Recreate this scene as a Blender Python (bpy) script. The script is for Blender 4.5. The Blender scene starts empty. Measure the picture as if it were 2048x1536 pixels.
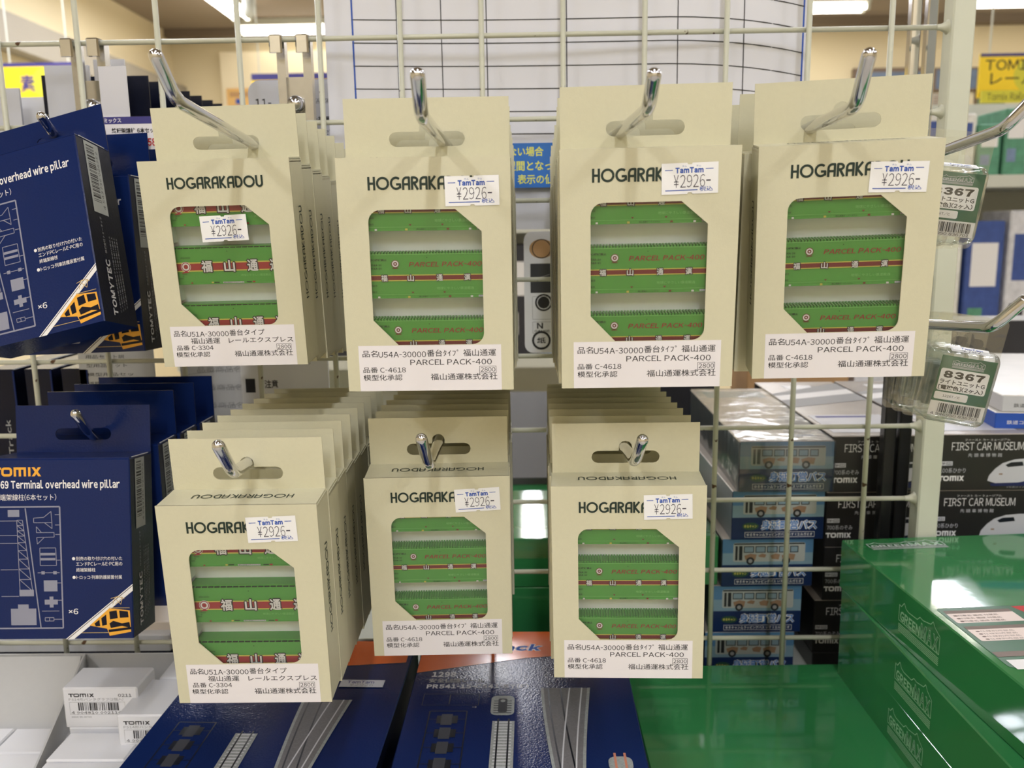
import bpy, math, random
from mathutils import Vector, Matrix, Euler
from mathutils.geometry import tessellate_polygon
random.seed(7)
PI = math.pi
SC = bpy.context.scene
COL = SC.collection

# ------------------------------------------------------------------ camera
F_PX = 1718.0
CAM_POS = Vector((0.3247, -0.5596, -0.1185))
CAM_ROT = Euler((1.39381, 0.01474, 0.01381), 'XYZ')
cd = bpy.data.cameras.new('camera'); cam = bpy.data.objects.new('camera', cd); COL.objects.link(cam)
cam.location = CAM_POS; cam.rotation_euler = CAM_ROT
cd.sensor_width = 36.0; cd.lens = F_PX / 2048 * 36; cd.clip_start = 0.01; cd.clip_end = 60
cd.dof.use_dof = True; cd.dof.focus_distance = 0.40; cd.dof.aperture_fstop = 15.5
SC.camera = cam
RM = CAM_ROT.to_matrix()

def ray(u, v):
    return RM @ Vector(((u - 1024) / F_PX, -(v - 768) / F_PX, -1.0))
def aty(u, v, y):                      # point seen at a pixel of the photograph, on the upright plane at depth y
    d = ray(u, v); t = (y - CAM_POS.y) / d.y
    return CAM_POS + d * t
def atz(u, v, z):                      # the same on a level plane
    d = ray(u, v); t = (z - CAM_POS.z) / d.z
    return CAM_POS + d * t

# ------------------------------------------------------------------ world, exposure
w = bpy.data.worlds.new('world'); SC.world = w; w.use_nodes = True
w.node_tree.nodes['Background'].inputs[0].default_value = (1.0, 0.93, 0.82, 1)
w.node_tree.nodes['Background'].inputs[1].default_value = 0.12
SC.view_settings.view_transform = 'Standard'; SC.view_settings.look = 'None'
SC.view_settings.exposure = -0.08; SC.view_settings.gamma = 1.0
SC.view_settings.use_curve_mapping = False
SC.cycles.use_denoising = True
SC.cycles.max_bounces = 8; SC.cycles.transparent_max_bounces = 24
SC.cycles.sample_clamp_indirect = 6.0

CEIL = 1.40
def area(name, loc, sx, sy, power, color=(0.89, 0.925, 1.04)):
    l = bpy.data.lights.new(name, 'AREA'); l.shape = 'RECTANGLE'; l.size = sx; l.size_y = sy
    l.energy = power; l.color = color
    o = bpy.data.objects.new(name, l); COL.objects.link(o); o.location = loc
    return o
# light of the ceiling tubes over the two aisles (each hangs just under its own fixture, built further down)
LAMPS = [(0.42, -1.15), (-0.9, -1.15), (1.75, -1.15), (0.20, 3.15), (1.75, 1.1), (-0.9, 1.1),
         (0.42, -2.5), (-0.9, -2.5), (1.75, -2.5), (0.36, 4.75), (2.42, 3.7), (-1.6, 2.6), (3.3, 2.2), (3.3, -.9), (3.3, 4.6), (-1.5, 4.4), (1.9, 5.0)]
PWR = [6.5, 4, 4, 7, 9, 9, 24, 18, 18, 14, 14, 34, 18, 12, 24, 30, 20]
for (lx, ly), pw in zip(LAMPS, PWR):
    area('tube_light', (lx, ly, CEIL - 0.115), 0.10, 1.2, pw)

# ------------------------------------------------------------------ colours and materials
def lin(c):
    c = c / 255.0
    return c / 12.92 if c <= 0.04045 else ((c + 0.055) / 1.055) ** 2.4
def rgb(r, g, b): return (lin(r), lin(g), lin(b), 1.0)
MATS = {}
def mat(name, col, rough=0.5, metal=0.0, spec=0.5, noise=0.0, nscale=60, bump=0.0, bscale=800, coat=0.0, emit=0.0, chips=False):
    if name in MATS: return MATS[name]
    m = bpy.data.materials.new(name); m.use_nodes = True
    nt = m.node_tree; b = nt.nodes['Principled BSDF']
    c = rgb(*col)
    b.inputs['Base Color'].default_value = c
    b.inputs['Roughness'].default_value = rough; b.inputs['Metallic'].default_value = metal
    b.inputs['Specular IOR Level'].default_value = spec
    b.inputs['Coat Weight'].default_value = coat; b.inputs['Coat Roughness'].default_value = 0.06
    if emit:
        b.inputs['Emission Color'].default_value = c; b.inputs['Emission Strength'].default_value = emit
    tc = nt.nodes.new('ShaderNodeTexCoord')
    if noise:
        n = nt.nodes.new('ShaderNodeTexNoise'); n.inputs['Scale'].default_value = nscale; n.inputs['Detail'].default_value = 4
        nt.links.new(tc.outputs['Object'], n.inputs['Vector'])
        mx = nt.nodes.new('ShaderNodeMix'); mx.data_type = 'RGBA'
        mx.inputs[6].default_value = tuple(max(0, x * (1 - noise)) for x in c[:3]) + (1,)
        mx.inputs[7].default_value = tuple(min(1, x * (1 + noise)) for x in c[:3]) + (1,)
        nt.links.new(n.outputs['Fac'], mx.inputs[0]); nt.links.new(mx.outputs[2], b.inputs['Base Color'])
    if chips:
        n = nt.nodes.new('ShaderNodeTexNoise'); n.inputs['Scale'].default_value = 130; n.inputs['Detail'].default_value = 3
        nt.links.new(tc.outputs['Object'], n.inputs['Vector'])
        r = nt.nodes.new('ShaderNodeValToRGB'); r.color_ramp.elements[0].position = 0.672; r.color_ramp.elements[1].position = 0.685
        r.color_ramp.elements[0].color = c; r.color_ramp.elements[1].color = rgb(92, 66, 44)
        nt.links.new(n.outputs['Fac'], r.inputs[0]); nt.links.new(r.outputs[0], b.inputs['Base Color'])
    if bump:
        n = nt.nodes.new('ShaderNodeTexNoise'); n.inputs['Scale'].default_value = bscale; n.inputs['Detail'].default_value = 3
        nt.links.new(tc.outputs['Object'], n.inputs['Vector'])
        bp = nt.nodes.new('ShaderNodeBump'); bp.inputs['Strength'].default_value = bump; bp.inputs['Distance'].default_value = 0.0004
        nt.links.new(n.outputs['Fac'], bp.inputs['Height']); nt.links.new(bp.outputs[0], b.inputs['Normal'])
    m.diffuse_color = c
    MATS[name] = m
    return m
def clear_mat(name, tint=(245, 248, 246), gloss=0.10, rough=0.06, bump=0.0, bscale=60):
    m = bpy.data.materials.new(name); m.use_nodes = True; nt = m.node_tree
    for n in list(nt.nodes): nt.nodes.remove(n)
    o = nt.nodes.new('ShaderNodeOutputMaterial'); t = nt.nodes.new('ShaderNodeBsdfTransparent')
    g = nt.nodes.new('ShaderNodeBsdfGlossy'); mx = nt.nodes.new('ShaderNodeMixShader'); lw = nt.nodes.new('ShaderNodeLayerWeight')
    t.inputs[0].default_value = rgb(*tint); g.inputs['Roughness'].default_value = rough
    lw.inputs[0].default_value = 0.25
    ma = nt.nodes.new('ShaderNodeMath'); ma.operation = 'MULTIPLY_ADD'; ma.inputs[1].default_value = 0.7; ma.inputs[2].default_value = gloss
    nt.links.new(lw.outputs['Fresnel'], ma.inputs[0]); nt.links.new(ma.outputs[0], mx.inputs[0])
    nt.links.new(t.outputs[0], mx.inputs[1]); nt.links.new(g.outputs[0], mx.inputs[2]); nt.links.new(mx.outputs[0], o.inputs[0])
    if bump:
        tc = nt.nodes.new('ShaderNodeTexCoord'); n = nt.nodes.new('ShaderNodeTexNoise'); n.inputs['Scale'].default_value = bscale
        nt.links.new(tc.outputs['Object'], n.inputs['Vector']); bp = nt.nodes.new('ShaderNodeBump')
        bp.inputs['Strength'].default_value = bump; bp.inputs['Distance'].default_value = 0.002
        nt.links.new(n.outputs['Fac'], bp.inputs['Height']); nt.links.new(bp.outputs[0], g.inputs['Normal']); nt.links.new(bp.outputs[0], lw.inputs['Normal'])
    MATS[name] = m
    return m

CREAM = mat('cream_card', (208, 204, 176), 0.42, spec=0.35, noise=0.03, nscale=500, bump=0.10, bscale=1500)
CREAM_IN = mat('card_edge', (205, 196, 168), 0.7)
INK = mat('dark_green_ink', (24, 44, 36), 0.5)
BLACK = mat('black_ink', (28, 26, 28), 0.5)
WHITE = mat('white_print', (236, 234, 232), 0.5)
LABEL = mat('label_paper', (232, 228, 230), 0.5)
STICK = mat('sticker_paper', (240, 240, 240), 0.45)
TBLUE = mat('price_blue', (28, 78, 172), 0.5)
PRICE = mat('price_black', (48, 44, 60), 0.6)
CGREEN = mat('container_green', (86, 166, 68), 0.36)
CGREEN2 = mat('container_green_edge', (132, 205, 112), 0.4)
CDARK = mat('container_dark_gap', (22, 40, 24), 0.6)
CRED = mat('container_red', (168, 40, 48), 0.45)
CRED2 = mat('container_maroon', (128, 36, 40), 0.45)
CYEL = mat('container_yellow', (214, 205, 92), 0.45)
TRAY = mat('tray_foam', (246, 247, 245), 0.7, noise=0.05, nscale=300)
FILM = clear_mat('window_film', (250, 250, 250), 0.025, 0.2, 0.25, 35)
CLEAR = clear_mat('clear_blister', (253, 254, 253), 0.10, 0.12, 0.6, 90)
WRAP = clear_mat('shrink_wrap', (246, 247, 248), 0.10, 0.12, 0.5, 45)
CHROME = mat('chrome', (214, 214, 218), 0.10, 1.0)
ZINC = mat('zinc_steel', (176, 174, 170), 0.26, 1.0, noise=0.1, nscale=200)
GRID = mat('grid_paint', (198, 198, 178), 0.35, chips=True)
POST = mat('post_paint', (206, 208, 190), 0.35, noise=0.04)
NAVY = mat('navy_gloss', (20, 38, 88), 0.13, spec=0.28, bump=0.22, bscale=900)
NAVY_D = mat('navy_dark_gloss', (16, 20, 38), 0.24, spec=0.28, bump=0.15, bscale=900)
ORANGE = mat('logo_orange', (238, 172, 56), 0.4)
SPRUE = mat('sprue_grey', (140, 142, 158), 0.5)
GMAX = mat('green_gloss', (52, 128, 74), 0.06, spec=0.45, coat=0.5, noise=0.03, nscale=40, bump=0.05, bscale=120)
GMAX_D = mat('green_dark', (24, 92, 52), 0.3)
GLINE = mat('green_logo_line', (150, 200, 160), 0.4)
FCM = mat('black_box_gloss', (40, 38, 38), 0.28, noise=0.15, nscale=30)
FCM2 = mat('black_box_print', (66, 70, 66), 0.35)
GREYC = mat('grey_card', (190, 190, 188), 0.6, noise=0.03, nscale=200)
WCARD = mat('white_carton', (224, 224, 226), 0.5)
SKY = mat('bus_box_sky', (82, 124, 160), 0.3)
BUSB = mat('bus_box_blue', (22, 42, 84), 0.3)
BUSL = mat('bus_box_light', (124, 152, 166), 0.3)
BUSD = mat('bus_dark', (32, 34, 38), 0.4)
BUSW = mat('bus_body', (166, 170, 164), 0.4)
BUSO = mat('bus_art', (148, 118, 92), 0.5)
GREY = mat('grey_print', (150, 150, 150), 0.5)
LGREY = mat('light_grey_print', (200, 200, 204), 0.4)
RED = mat('red_print', (196, 44, 40), 0.5)
YEL = mat('sign_yellow', (250, 214, 40), 0.5)
YEL2 = mat('sign_yellow_green', (214, 206, 62), 0.5)
PURP = mat('indigo_print', (54, 50, 124), 0.5)
ORG2 = mat('orange_band', (226, 106, 44), 0.15)
RAILG = mat('rail_grey', (112, 110, 112), 0.6, noise=0.3, nscale=900)
SPEC_G = mat('rail_speckle', (150, 154, 152), 0.6, noise=0.4, nscale=900)
DARK = mat('dark_print', (20, 24, 34), 0.35)
WALL = mat('wall_paint', (222, 208, 172), 0.8, noise=0.02, nscale=3)
CEILM = mat('ceiling_board', (148, 134, 116), 0.85, noise=0.05, nscale=4)
FLOORM = mat('floor_vinyl', (190, 184, 172), 0.4, noise=0.06, nscale=8)
SHELFM = mat('shelf_metal', (206, 208, 196), 0.4)
BROWN = mat('cardboard', (186, 146, 100), 0.7)
TUBE = mat('tube_glow', (255, 247, 236), 0.5, emit=9.0)

# ------------------------------------------------------------------ mesh helpers
class S:
    def __init__(s): s.v = []; s.f = []; s.m = []; s.mats = []
    def mi(s, m):
        if m not in s.mats: s.mats.append(m)
        return s.mats.index(m)
    def add(s, vs, fs, m):
        n = len(s.v); s.v += [tuple(p) for p in vs]; k = s.mi(m)
        for f in fs: s.f.append([i + n for i in f]); s.m.append(k)
    def box(s, x0, x1, y0, y1, z0, z1, m, mf=None, ms=None, mt=None):
        v = [(x0, y0, z0), (x1, y0, z0), (x1, y1, z0), (x0, y1, z0), (x0, y0, z1), (x1, y0, z1), (x1, y1, z1), (x0, y1, z1)]
        s.add(v, [], m)
        n = len(s.v) - 8
        for f, mm in (((0, 1, 5, 4), mf or m), ((1, 2, 6, 5), ms or m), ((2, 3, 7, 6), m), ((3, 0, 4, 7), ms or m), ((4, 5, 6, 7), mt or m), ((3, 2, 1, 0), m)):
            s.f.append([i + n for i in f]); s.m.append(s.mi(mm))
    def bbox(s, x0, x1, y0, y1, z0, z1, m, b=0.0006, **k):     # box with chamfered vertical and top edges
        pr = [(x0 + b, y0), (x1 - b, y0), (x1, y0 + b), (x1, y1 - b), (x1 - b, y1), (x0 + b, y1), (x0, y1 - b), (x0, y0 + b)]
        pi = [(x0 + b, y0 + b), (x1 - b, y0 + b), (x1 - b, y0 + b), (x1 - b, y1 - b), (x1 - b, y1 - b), (x0 + b, y1 - b), (x0 + b, y1 - b), (x0 + b, y0 + b)]
        n = len(s.v)
        s.v += [(x, y, z0) for x, y in pr] + [(x, y, z1 - b) for x, y in pr] + [(x, y, z1) for x, y in pi]
        mf, ms, mt = k.get('mf', m), k.get('ms', m), k.get('mt', m)
        side = [mf, m, ms, m, m, m, ms, m]
        for i in range(8):
            j = (i + 1) % 8
            s.f.append([n + i, n + j, n + 8 + j, n + 8 + i]); s.m.append(s.mi(side[i]))
            s.f.append([n + 8 + i, n + 8 + j, n + 16 + j, n + 16 + i]); s.m.append(s.mi(mt))
        s.f.append([n + 16 + i for i in (0, 1, 3, 5)]); s.m.append(s.mi(mt))
        s.f.append([n + i for i in range(7, -1, -1)]); s.m.append(s.mi(m))
    def tube(s, path, r, m, n=12, caps=True, dome=False):
        path = [Vector(p) for p in path]; rings = []
        d0 = (path[1] - path[0]).normalized()
        up = Vector((0, 0, 1)) if abs(d0.z) < 0.9 else Vector((1, 0, 0))
        a = d0.cross(up).normalized()
        if dome:
            dl = (path[-1] - path[-2]).normalized(); e = path[-1]
            rr = [(e + dl * (r * math.sin(t)), r * math.cos(t)) for t in (0.5, 1.0, 1.35)]
        pts = [(p, r) for p in path] + (rr if dome else [])
        for i, (p, ri) in enumerate(pts):
            q0 = pts[max(i - 1, 0)][0]; q1 = pts[min(i + 1, len(pts) - 1)][0]
            d = (q1 - q0).normalized()
            a = (a - d * a.dot(d)).normalized(); b = d.cross(a)
            rings.append([p + (a * math.cos(2 * PI * k / n) + b * math.sin(2 * PI * k / n)) * ri for k in range(n)])
        base = len(s.v); k = s.mi(m)
        for rg in rings: s.v += [tuple(p) for p in rg]
        for i in range(len(rings) - 1):
            for j in range(n):
                jj = (j + 1) % n
                s.f.append([base + i * n + j, base + i * n + jj, base + (i + 1) * n + jj, base + (i + 1) * n + j]); s.m.append(k)
        if caps:
            s.f.append([base + j for j in range(n - 1, -1, -1)]); s.m.append(k)
            s.f.append([base + (len(rings) - 1) * n + j for j in range(n)]); s.m.append(k)
    def plate(s, outer, holes, y0, y1, m, medge=None):         # plate in the XZ plane with holes, y0 is the front
        loops = [outer] + holes
        tris = tessellate_polygon([[Vector((x, z, 0)) for x, z in lp] for lp in loops])
        flat = [p for lp in loops for p in lp]; N = len(flat); base = len(s.v)
        s.v += [(x, y0, z) for x, z in flat] + [(x, y1, z) for x, z in flat]
        k = s.mi(m); ke = s.mi(medge or m)
        for t in tris:
            (ax, az), (bx, bz), (cx, cz) = (flat[i] for i in t)
            if (bx - ax) * (cz - az) - (bz - az) * (cx - ax) < 0: t = (t[0], t[2], t[1])
            s.f.append([base + i for i in t]); s.m.append(k)
            s.f.append([base + N + i for i in reversed(t)]); s.m.append(k)
        o = 0
        for lp in loops:
            n = len(lp)
            for i in range(n):
                j = (i + 1) % n
                s.f.append([base + o + i, base + o + j, base + N + o + j, base + N + o + i]); s.m.append(ke)
            o += n
    def build(s, name, parent=None, loc=None, rot=None, smooth=False):
        me = bpy.data.meshes.new(name); me.from_pydata(s.v, [], s.f)
        for m in s.mats: me.materials.append(m)
        me.polygons.foreach_set('material_index', s.m)
        if smooth: me.polygons.foreach_set('use_smooth', [True] * len(s.f))
        me.update()
        return link(name, me, parent, loc, rot)
def link(name, data, parent=None, loc=None, rot=None):
    o = bpy.data.objects.new(name, data); COL.objects.link(o); o.parent = parent
    if loc is not None: o.location = loc
    if rot is not None: o.rotation_euler = rot
    return o
def thing(name, label, cat, loc=(0, 0, 0), rot=(0, 0, 0), group=None):
    o = bpy.data.objects.new(name, None); COL.objects.link(o); o.location = loc; o.rotation_euler = rot
    o.empty_display_size = 0.01
    return tag(o, label, cat, group)
def tag(o, label, cat, group=None):
    o['label'] = label; o['category'] = cat
    if group: o['group'] = group
    return o
def struct(o): o['kind'] = 'structure'; return o
def copy_tree(o, parent=None):
    c = o.copy(); COL.objects.link(c); c.parent = parent
    for ch in list(o.children): copy_tree(ch, c)
    return c

def rrect(x0, x1, z0, z1, r, n=5):
    out = []
    for cx, cz, a0 in ((x1 - r, z0 + r, -PI / 2), (x1 - r, z1 - r, 0), (x0 + r, z1 - r, PI / 2), (x0 + r, z0 + r, PI)):
        for i in range(n + 1):
            a = a0 + PI / 2 * i / n; out.append((cx + r * math.cos(a), cz + r * math.sin(a)))
    return out

# ------------------------------------------------------------------ flat print: lettering and artwork
TXT = {}
def glyph(ch, bold, res):
    key = (ch, bold, res)
    if key not in TXT:
        o = ord(ch); wide = 0x21 <= o <= 0x7e and ch != '¥'
        cu = bpy.data.curves.new('t', 'FONT'); cu.body = chr(o + 0xFEE0) if wide else ch; cu.size = 1; cu.resolution_u = res; cu.offset = bold
        ob = bpy.data.objects.new('t', cu)
        me = bpy.data.meshes.new_from_object(ob)
        vs = [(v.co.x, v.co.y) for v in me.vertices]; fs = [list(p.vertices) for p in me.polygons]
        bpy.data.objects.remove(ob); bpy.data.meshes.remove(me); bpy.data.curves.remove(cu)
        if not vs: TXT[key] = ([], [], .5)
        elif o < 0x3000:
            if ch == '-': vs = [(x * .42, y) for x, y in vs]
            x0 = min(p[0] for p in vs); x1 = max(p[0] for p in vs)
            TXT[key] = ([(x - x0 + .04, y) for x, y in vs], fs, x1 - x0 + .08)
        else: TXT[key] = (vs, fs, .55 if 0xFF61 <= o <= 0xFF9F else 1.0)
    return TXT[key]
def text_mesh(s, bold=0.0, res=2):
    key = ('word', s, bold, res)
    if key not in TXT:
        vs, fs, x = [], [], 0.0
        for ch in s:
            if ch in ' \u3000': x += .28 if ch == ' ' else 1.0; continue
            gv, gf, adv = glyph(ch, bold, res); n = len(vs)
            vs += [(a + x, b) for a, b in gv]; fs += [[i + n for i in f] for f in gf]; x += adv
        xs = [p[0] for p in vs]; ys = [p[1] for p in vs]
        TXT[key] = (vs, fs, min(xs), max(xs), min(ys), max(ys))
    return TXT[key]
class P:
    """flat print in millimetres on a plane: x right, y up, stacked in hair-thin layers"""
    def __init__(s, k=0.001): s.s = S(); s.z = 0.06; s.last = None; s.k = k; s.T = None
    def _lay(s, m):
        if m is not s.last: s.z += 0.014; s.last = m
    def raw(s, vs, fs, m):
        s._lay(m); s.z += 0.0007
        if s.T: vs = [s.T(x, y) for x, y in vs]
        s.s.add([(x * s.k, y * s.k, s.z * 0.001) for x, y in vs], fs, m)
    def poly(s, pts, m): s.raw(pts, [list(range(len(pts)))], m)
    def rect(s, x0, y0, x1, y1, m): s.poly([(x0, y0), (x1, y0), (x1, y1), (x0, y1)], m)
    def rrect(s, x0, y0, x1, y1, r, m): s.poly(rrect(x0, x1, y0, y1, r, 4), m)
    def line(s, pts, wd, m, joint=True):
        for i in range(len(pts) - 1):
            (ax, ay), (bx, by) = pts[i], pts[i + 1]; L = math.hypot(bx - ax, by - ay) or 1e-9
            nx, ny = -(by - ay) / L * wd / 2, (bx - ax) / L * wd / 2
            s.poly([(ax + nx, ay + ny), (ax - nx, ay - ny), (bx - nx, by - ny), (bx + nx, by + ny)], m)
            if joint and 0 < i: s.disc(ax, ay, wd / 2, m, 8)
    def frame(s, x0, y0, x1, y1, wd, m):
        s.rect(x0, y0, x1, y0 + wd, m); s.rect(x0, y1 - wd, x1, y1, m); s.rect(x0, y0, x0 + wd, y1, m); s.rect(x1 - wd, y0, x1, y1, m)
    def disc(s, x, y, r, m, n=20, ry=None):
        ry = ry or r
        s.poly([(x + r * math.cos(2 * PI * i / n), y + ry * math.sin(2 * PI * i / n)) for i in range(n)], m)
    def ring(s, x, y, r0, r1, m, n=20):
        vs = [(x + r * math.cos(2 * PI * i / n), y + r * math.sin(2 * PI * i / n)) for r in (r0, r1) for i in range(n)]
        s.raw(vs, [[i, (i + 1) % n, n + (i + 1) % n, n + i] for i in range(n)], m)
    def text(s, t, x0, y0, x1, y1, m, bold=0.0, it=0.0, res=2, flip=False):     # fitted to the box
        vs, fs, a, b, c, d = text_mesh(t, bold, res)
        sx = (x1 - x0) / (b - a); sy = (y1 - y0) / (d - c)
        o = [(x0 + (x - a) * sx + it * (y - c) * sy, y0 + (y - c) * sy) for x, y in vs]
        s.raw(o, fs, m)
    def barcode(s, x0, y0, x1, y1, m, vert=False, seed=1):
        r = random.Random(seed); x = x0 if not vert else y0; e = x1 if not vert else y1
        u = (e - x) / 95.0
        while x < e - 3 * u:
            wd = u * r.choice((1, 1, 2, 3))
            if vert: s.rect(x0, x, x1, x + wd, m)
            else: s.rect(x, y0, x + wd, y1, m)
            x += wd + u * r.choice((1, 1, 2, 3))
    def build(s, name, parent, loc=(0, 0, 0), rot=(0, 0, 0)): return s.s.build(name, parent, loc, rot)
FRONT = (PI / 2, 0, 0)          # print plane facing -y
TOPF = (0, 0, 0)                # facing up
RSIDE = (PI / 2, 0, PI / 2)     # facing +x (x of the print runs along +y)
LSIDE = (PI / 2, 0, -PI / 2)    # facing -x (x of the print runs along -y)

def maker_word(p, x0, y0, wd, h, m, st=0.17):
    """the round deco lettering of the maker's name, drawn with strokes"""
    def arc(cx, cy, rx, ry, a0, a1, n=10):
        return [(cx + rx * math.cos(math.radians(a0 + (a1 - a0) * i / n)), cy + ry * math.sin(math.radians(a0 + (a1 - a0) * i / n))) for i in range(n + 1)]
    h0 = st / 2; T = 1 - h0
    G = {
        'H': (.46, [[(0, 0), (0, 1)], [(.46, 0), (.46, 1)], [(0, .5), (.46, .5)]]),
        'O': (.92, [arc(.46, .5, .46, .5 - h0, 0, 360, 22)]),
        'G': (.76, [arc(.42, .5, .42, .5 - h0, 50, 320, 18), [(.42, .42), (.76, .42), (.76, .12)]]),
        'A': (.50, [[(0, 0), (0, .62)] + arc(.28, .62, .28, T - .62, 180, 90, 6) + [(.5, T), (.5, 0)], [(0, .42), (.5, .42)]]),
        'R': (.46, [[(0, 0), (0, T), (.18, T)] + arc(.18, .72, .26, T - .72, 90, -90, 8) + [(0, .5)], [(.18, .48), (.48, 0)]]),
        'K': (.50, [[(0, 0), (0, 1)], [(.48, 1), (.06, .5), (.5, 0)]]),
        'D': (.56, [[(0, h0), (0, T), (.16, T)] + arc(.16, .5, .4, T - .5, 90, -90, 12) + [(0, h0)]]),
        'U': (.52, [[(0, 1), (0, .34)] + arc(.26, .34, .26, .34 - h0, 180, 360, 8) + [(.52, 1)]]),
    }
    word = 'HOGARAKADOU'; gap = .25
    tot = sum(G[c][0] + gap for c in word) - gap + st
    sx = wd / tot; x = st / 2
    for c in word:
        gw, strokes = G[c]
        for pl in strokes: p.line([(x0 + (x + a) * sx, y0 + b * h) for a, b in pl], st * (sx + h) / 2, m)
        x += gw + gap

def tomix(p, x0, y0, x1, y1, m):
    """the wide bold train brand lettering"""
    W_ = x1 - x0; h = y1 - y0; t = h * .26
    xs = [0, .19, .43, .70, .78, 1.0]
    f = lambda a: x0 + a * W_
    p.rect(f(0), y1 - t, f(.20), y1, m); p.rect(f(.075), y0, f(.125), y1 - t, m)
    vs = rrect(f(.20), f(.42), y0, y1, h * .35, 4); vi = rrect(f(.20) + t, f(.42) - t, y0 + t, y1 - t, h * .12, 4)
    n = len(vs); p.raw(vs + vi, [[i, (i + 1) % n, n + (i + 1) % n, n + i] for i in range(n)], m)
    for a in (.45, .55, .65): p.rect(f(a), y0, f(a) + t, y1 - (0 if a > .46 else 0), m)
    p.rect(f(.45), y1 - t, f(.65), y1, m)
    p.rect(f(.74), y0, f(.74) + t, y1, m)
    p.poly([(f(.81), y1), (f(.87), y1), (f(1), y0), (f(.94), y0)], m)
    p.poly([(f(.94), y1), (f(1), y1), (f(.87), y0), (f(.81), y0)], m)

def greenmax(p, x0, y0, wd, h, m, m2, hatch=True):
    """kit maker logo: solid GREEN, outlined MAX, mountain outline and a hatched bar"""
    f = lambda a, b: (x0 + a * wd, y0 + b * h)
    (ax, ay), (bx, by) = f(.03, .36), f(.53, .66); p.text('GREEN', ax, ay, bx, by, m, 0.035)
    for a, wch in ((.55, 'M'), (.70, 'A'), (.84, 'X')):
        (ax, ay), (bx, by) = f(a, .36), f(a + .135, .80); p.text(wch, ax, ay, bx, by, m, 0.05)
        g = .012 * wd; p.text(wch, ax + g, ay + g, bx - g, by - g, m2, -0.004)
    out = [f(a, b) for a, b in ((0, .34), (0, .8), (.05, .78), (.12, .95), (.17, .82), (.24, .78), (.46, .8), (.52, .92), (.6, .9), (.78, .98), (.83, 1.1), (.88, .98), (.95, .9), (1, .84), (1, .34), (0, .34))]
    p.line(out, .012 * wd, m, False)
    if hatch:
        for i in range(5):
            (ax, ay), (bx, by) = f(.0, .02 + .05 * i), f(1, .045 + .05 * i); p.rect(ax, ay, bx, by, m)

# ------------------------------------------------------------------ room shell
RX0, RX1, RY0, RY1, FL = -2.35, 5.2, -3.2, 6.3, -1.45
def shell(name, x0, x1, y0, y1, z0, z1, m):
    s = S(); s.box(x0, x1, y0, y1, z0, z1, m); return struct(s.build(name))
shell('floor', RX0, RX1, RY0, RY1, FL - .1, FL, FLOORM)
shell('ceiling', RX0, RX1, RY0, RY1, CEIL, CEIL + .1, CEILM)
shell('wall_left', RX0 - .1, RX0, RY0, RY1, FL, CEIL, WALL)
shell('wall_right', RX1, RX1 + .1, RY0, RY1, FL, CEIL, WALL)
shell('wall_back', RX0, RX1, RY1, RY1 + .1, FL, CEIL, WALL)
shell('wall_front', RX0, RX1, RY0 - .1, RY0, FL, CEIL, WALL)
shell('trim_1', RX0, RX0 + .10, RY0, RY1, .83, 1.0, mat('grey_trim', (150, 142, 126), .6))
shell('trim_2', RX0, RX1, RY1 - .12, RY1, CEIL - .06, CEIL, mat('brown_trim', (120, 106, 88), .7))
shell('trim_3', -1.96, -.9, RY1 - .06, RY1, FL, CEIL - .16, mat('cream_panel', (238, 226, 196), .8))

# ceiling light fittings
def ordw(i):
    one = ['first', 'second', 'third', 'fourth', 'fifth', 'sixth', 'seventh', 'eighth', 'ninth', 'tenth', 'eleventh', 'twelfth', 'thirteenth', 'fourteenth', 'fifteenth', 'sixteenth', 'seventeenth', 'eighteenth', 'nineteenth', 'twentieth']
    return one[i] if i < 20 else 'twenty-' + one[i - 20]
def fixture(x, y, along_y, label, L=1.24, twin=True):
    t = thing('ceiling_light', label, 'ceiling light', (x, y, CEIL), (0, 0, 0 if along_y else PI / 2), 'fluorescent fittings on the shop ceiling')
    s = S(); s.box(-.08, .08, -L / 2, L / 2, -.045, 0, SHELFM); s.build('housing', t)
    for dx in ((-.045, .045) if twin else (0,)):
        q = S(); q.tube([(dx, -L / 2 + .02, -.07), (dx, L / 2 - .02, -.07)], .016, TUBE, 10); q.build('tube', t, smooth=True)
        q = S(); 
        for yy in (-L / 2 + .012, L / 2 - .012): q.box(dx - .018, dx + .018, yy - .012, yy + .012, -.09, -.045, SHELFM)
        q.build('socket', t)
for i, (lx, ly) in enumerate(LAMPS):
    fixture(lx, ly, True, 'twin fluorescent ceiling fitting running front to back, %s counting from the aisle' % ordw(i))
for u, ay, lb, dy in ((421, True, 'slanting twin fluorescent tubes at the upper left near the wall', 5.0), (645, False, 'bright horizontal fluorescent tube left of the ruled sheet', 6.0), (1550, False, 'bright horizontal fluorescent tube right of the ruled sheet', 5.66),
                      (2117, False, 'bright horizontal fluorescent tube at the far right edge', 5.6), (1640, True, 'small bright twin tube end above the right of the ruled sheet', 4.9)):
    q = aty(u, 20, dy); fixture(q.x, dy, ay, lb)
sp = thing('spotlight', 'white ceiling spotlight hanging right of the slanting tubes', 'spotlight', tuple(aty(497, 8, 4.1)))
s = S(); s.tube([(0, 0, .03), (0, 0, -.045)], .028, SHELFM, 14, dome=True); s.build('lamp_can', sp, smooth=True)
s = S(); s.tube([(0, 0, .02), (0, 0, CEIL - sp.location.z)], .008, SHELFM, 8); s.build('stem', sp)

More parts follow.
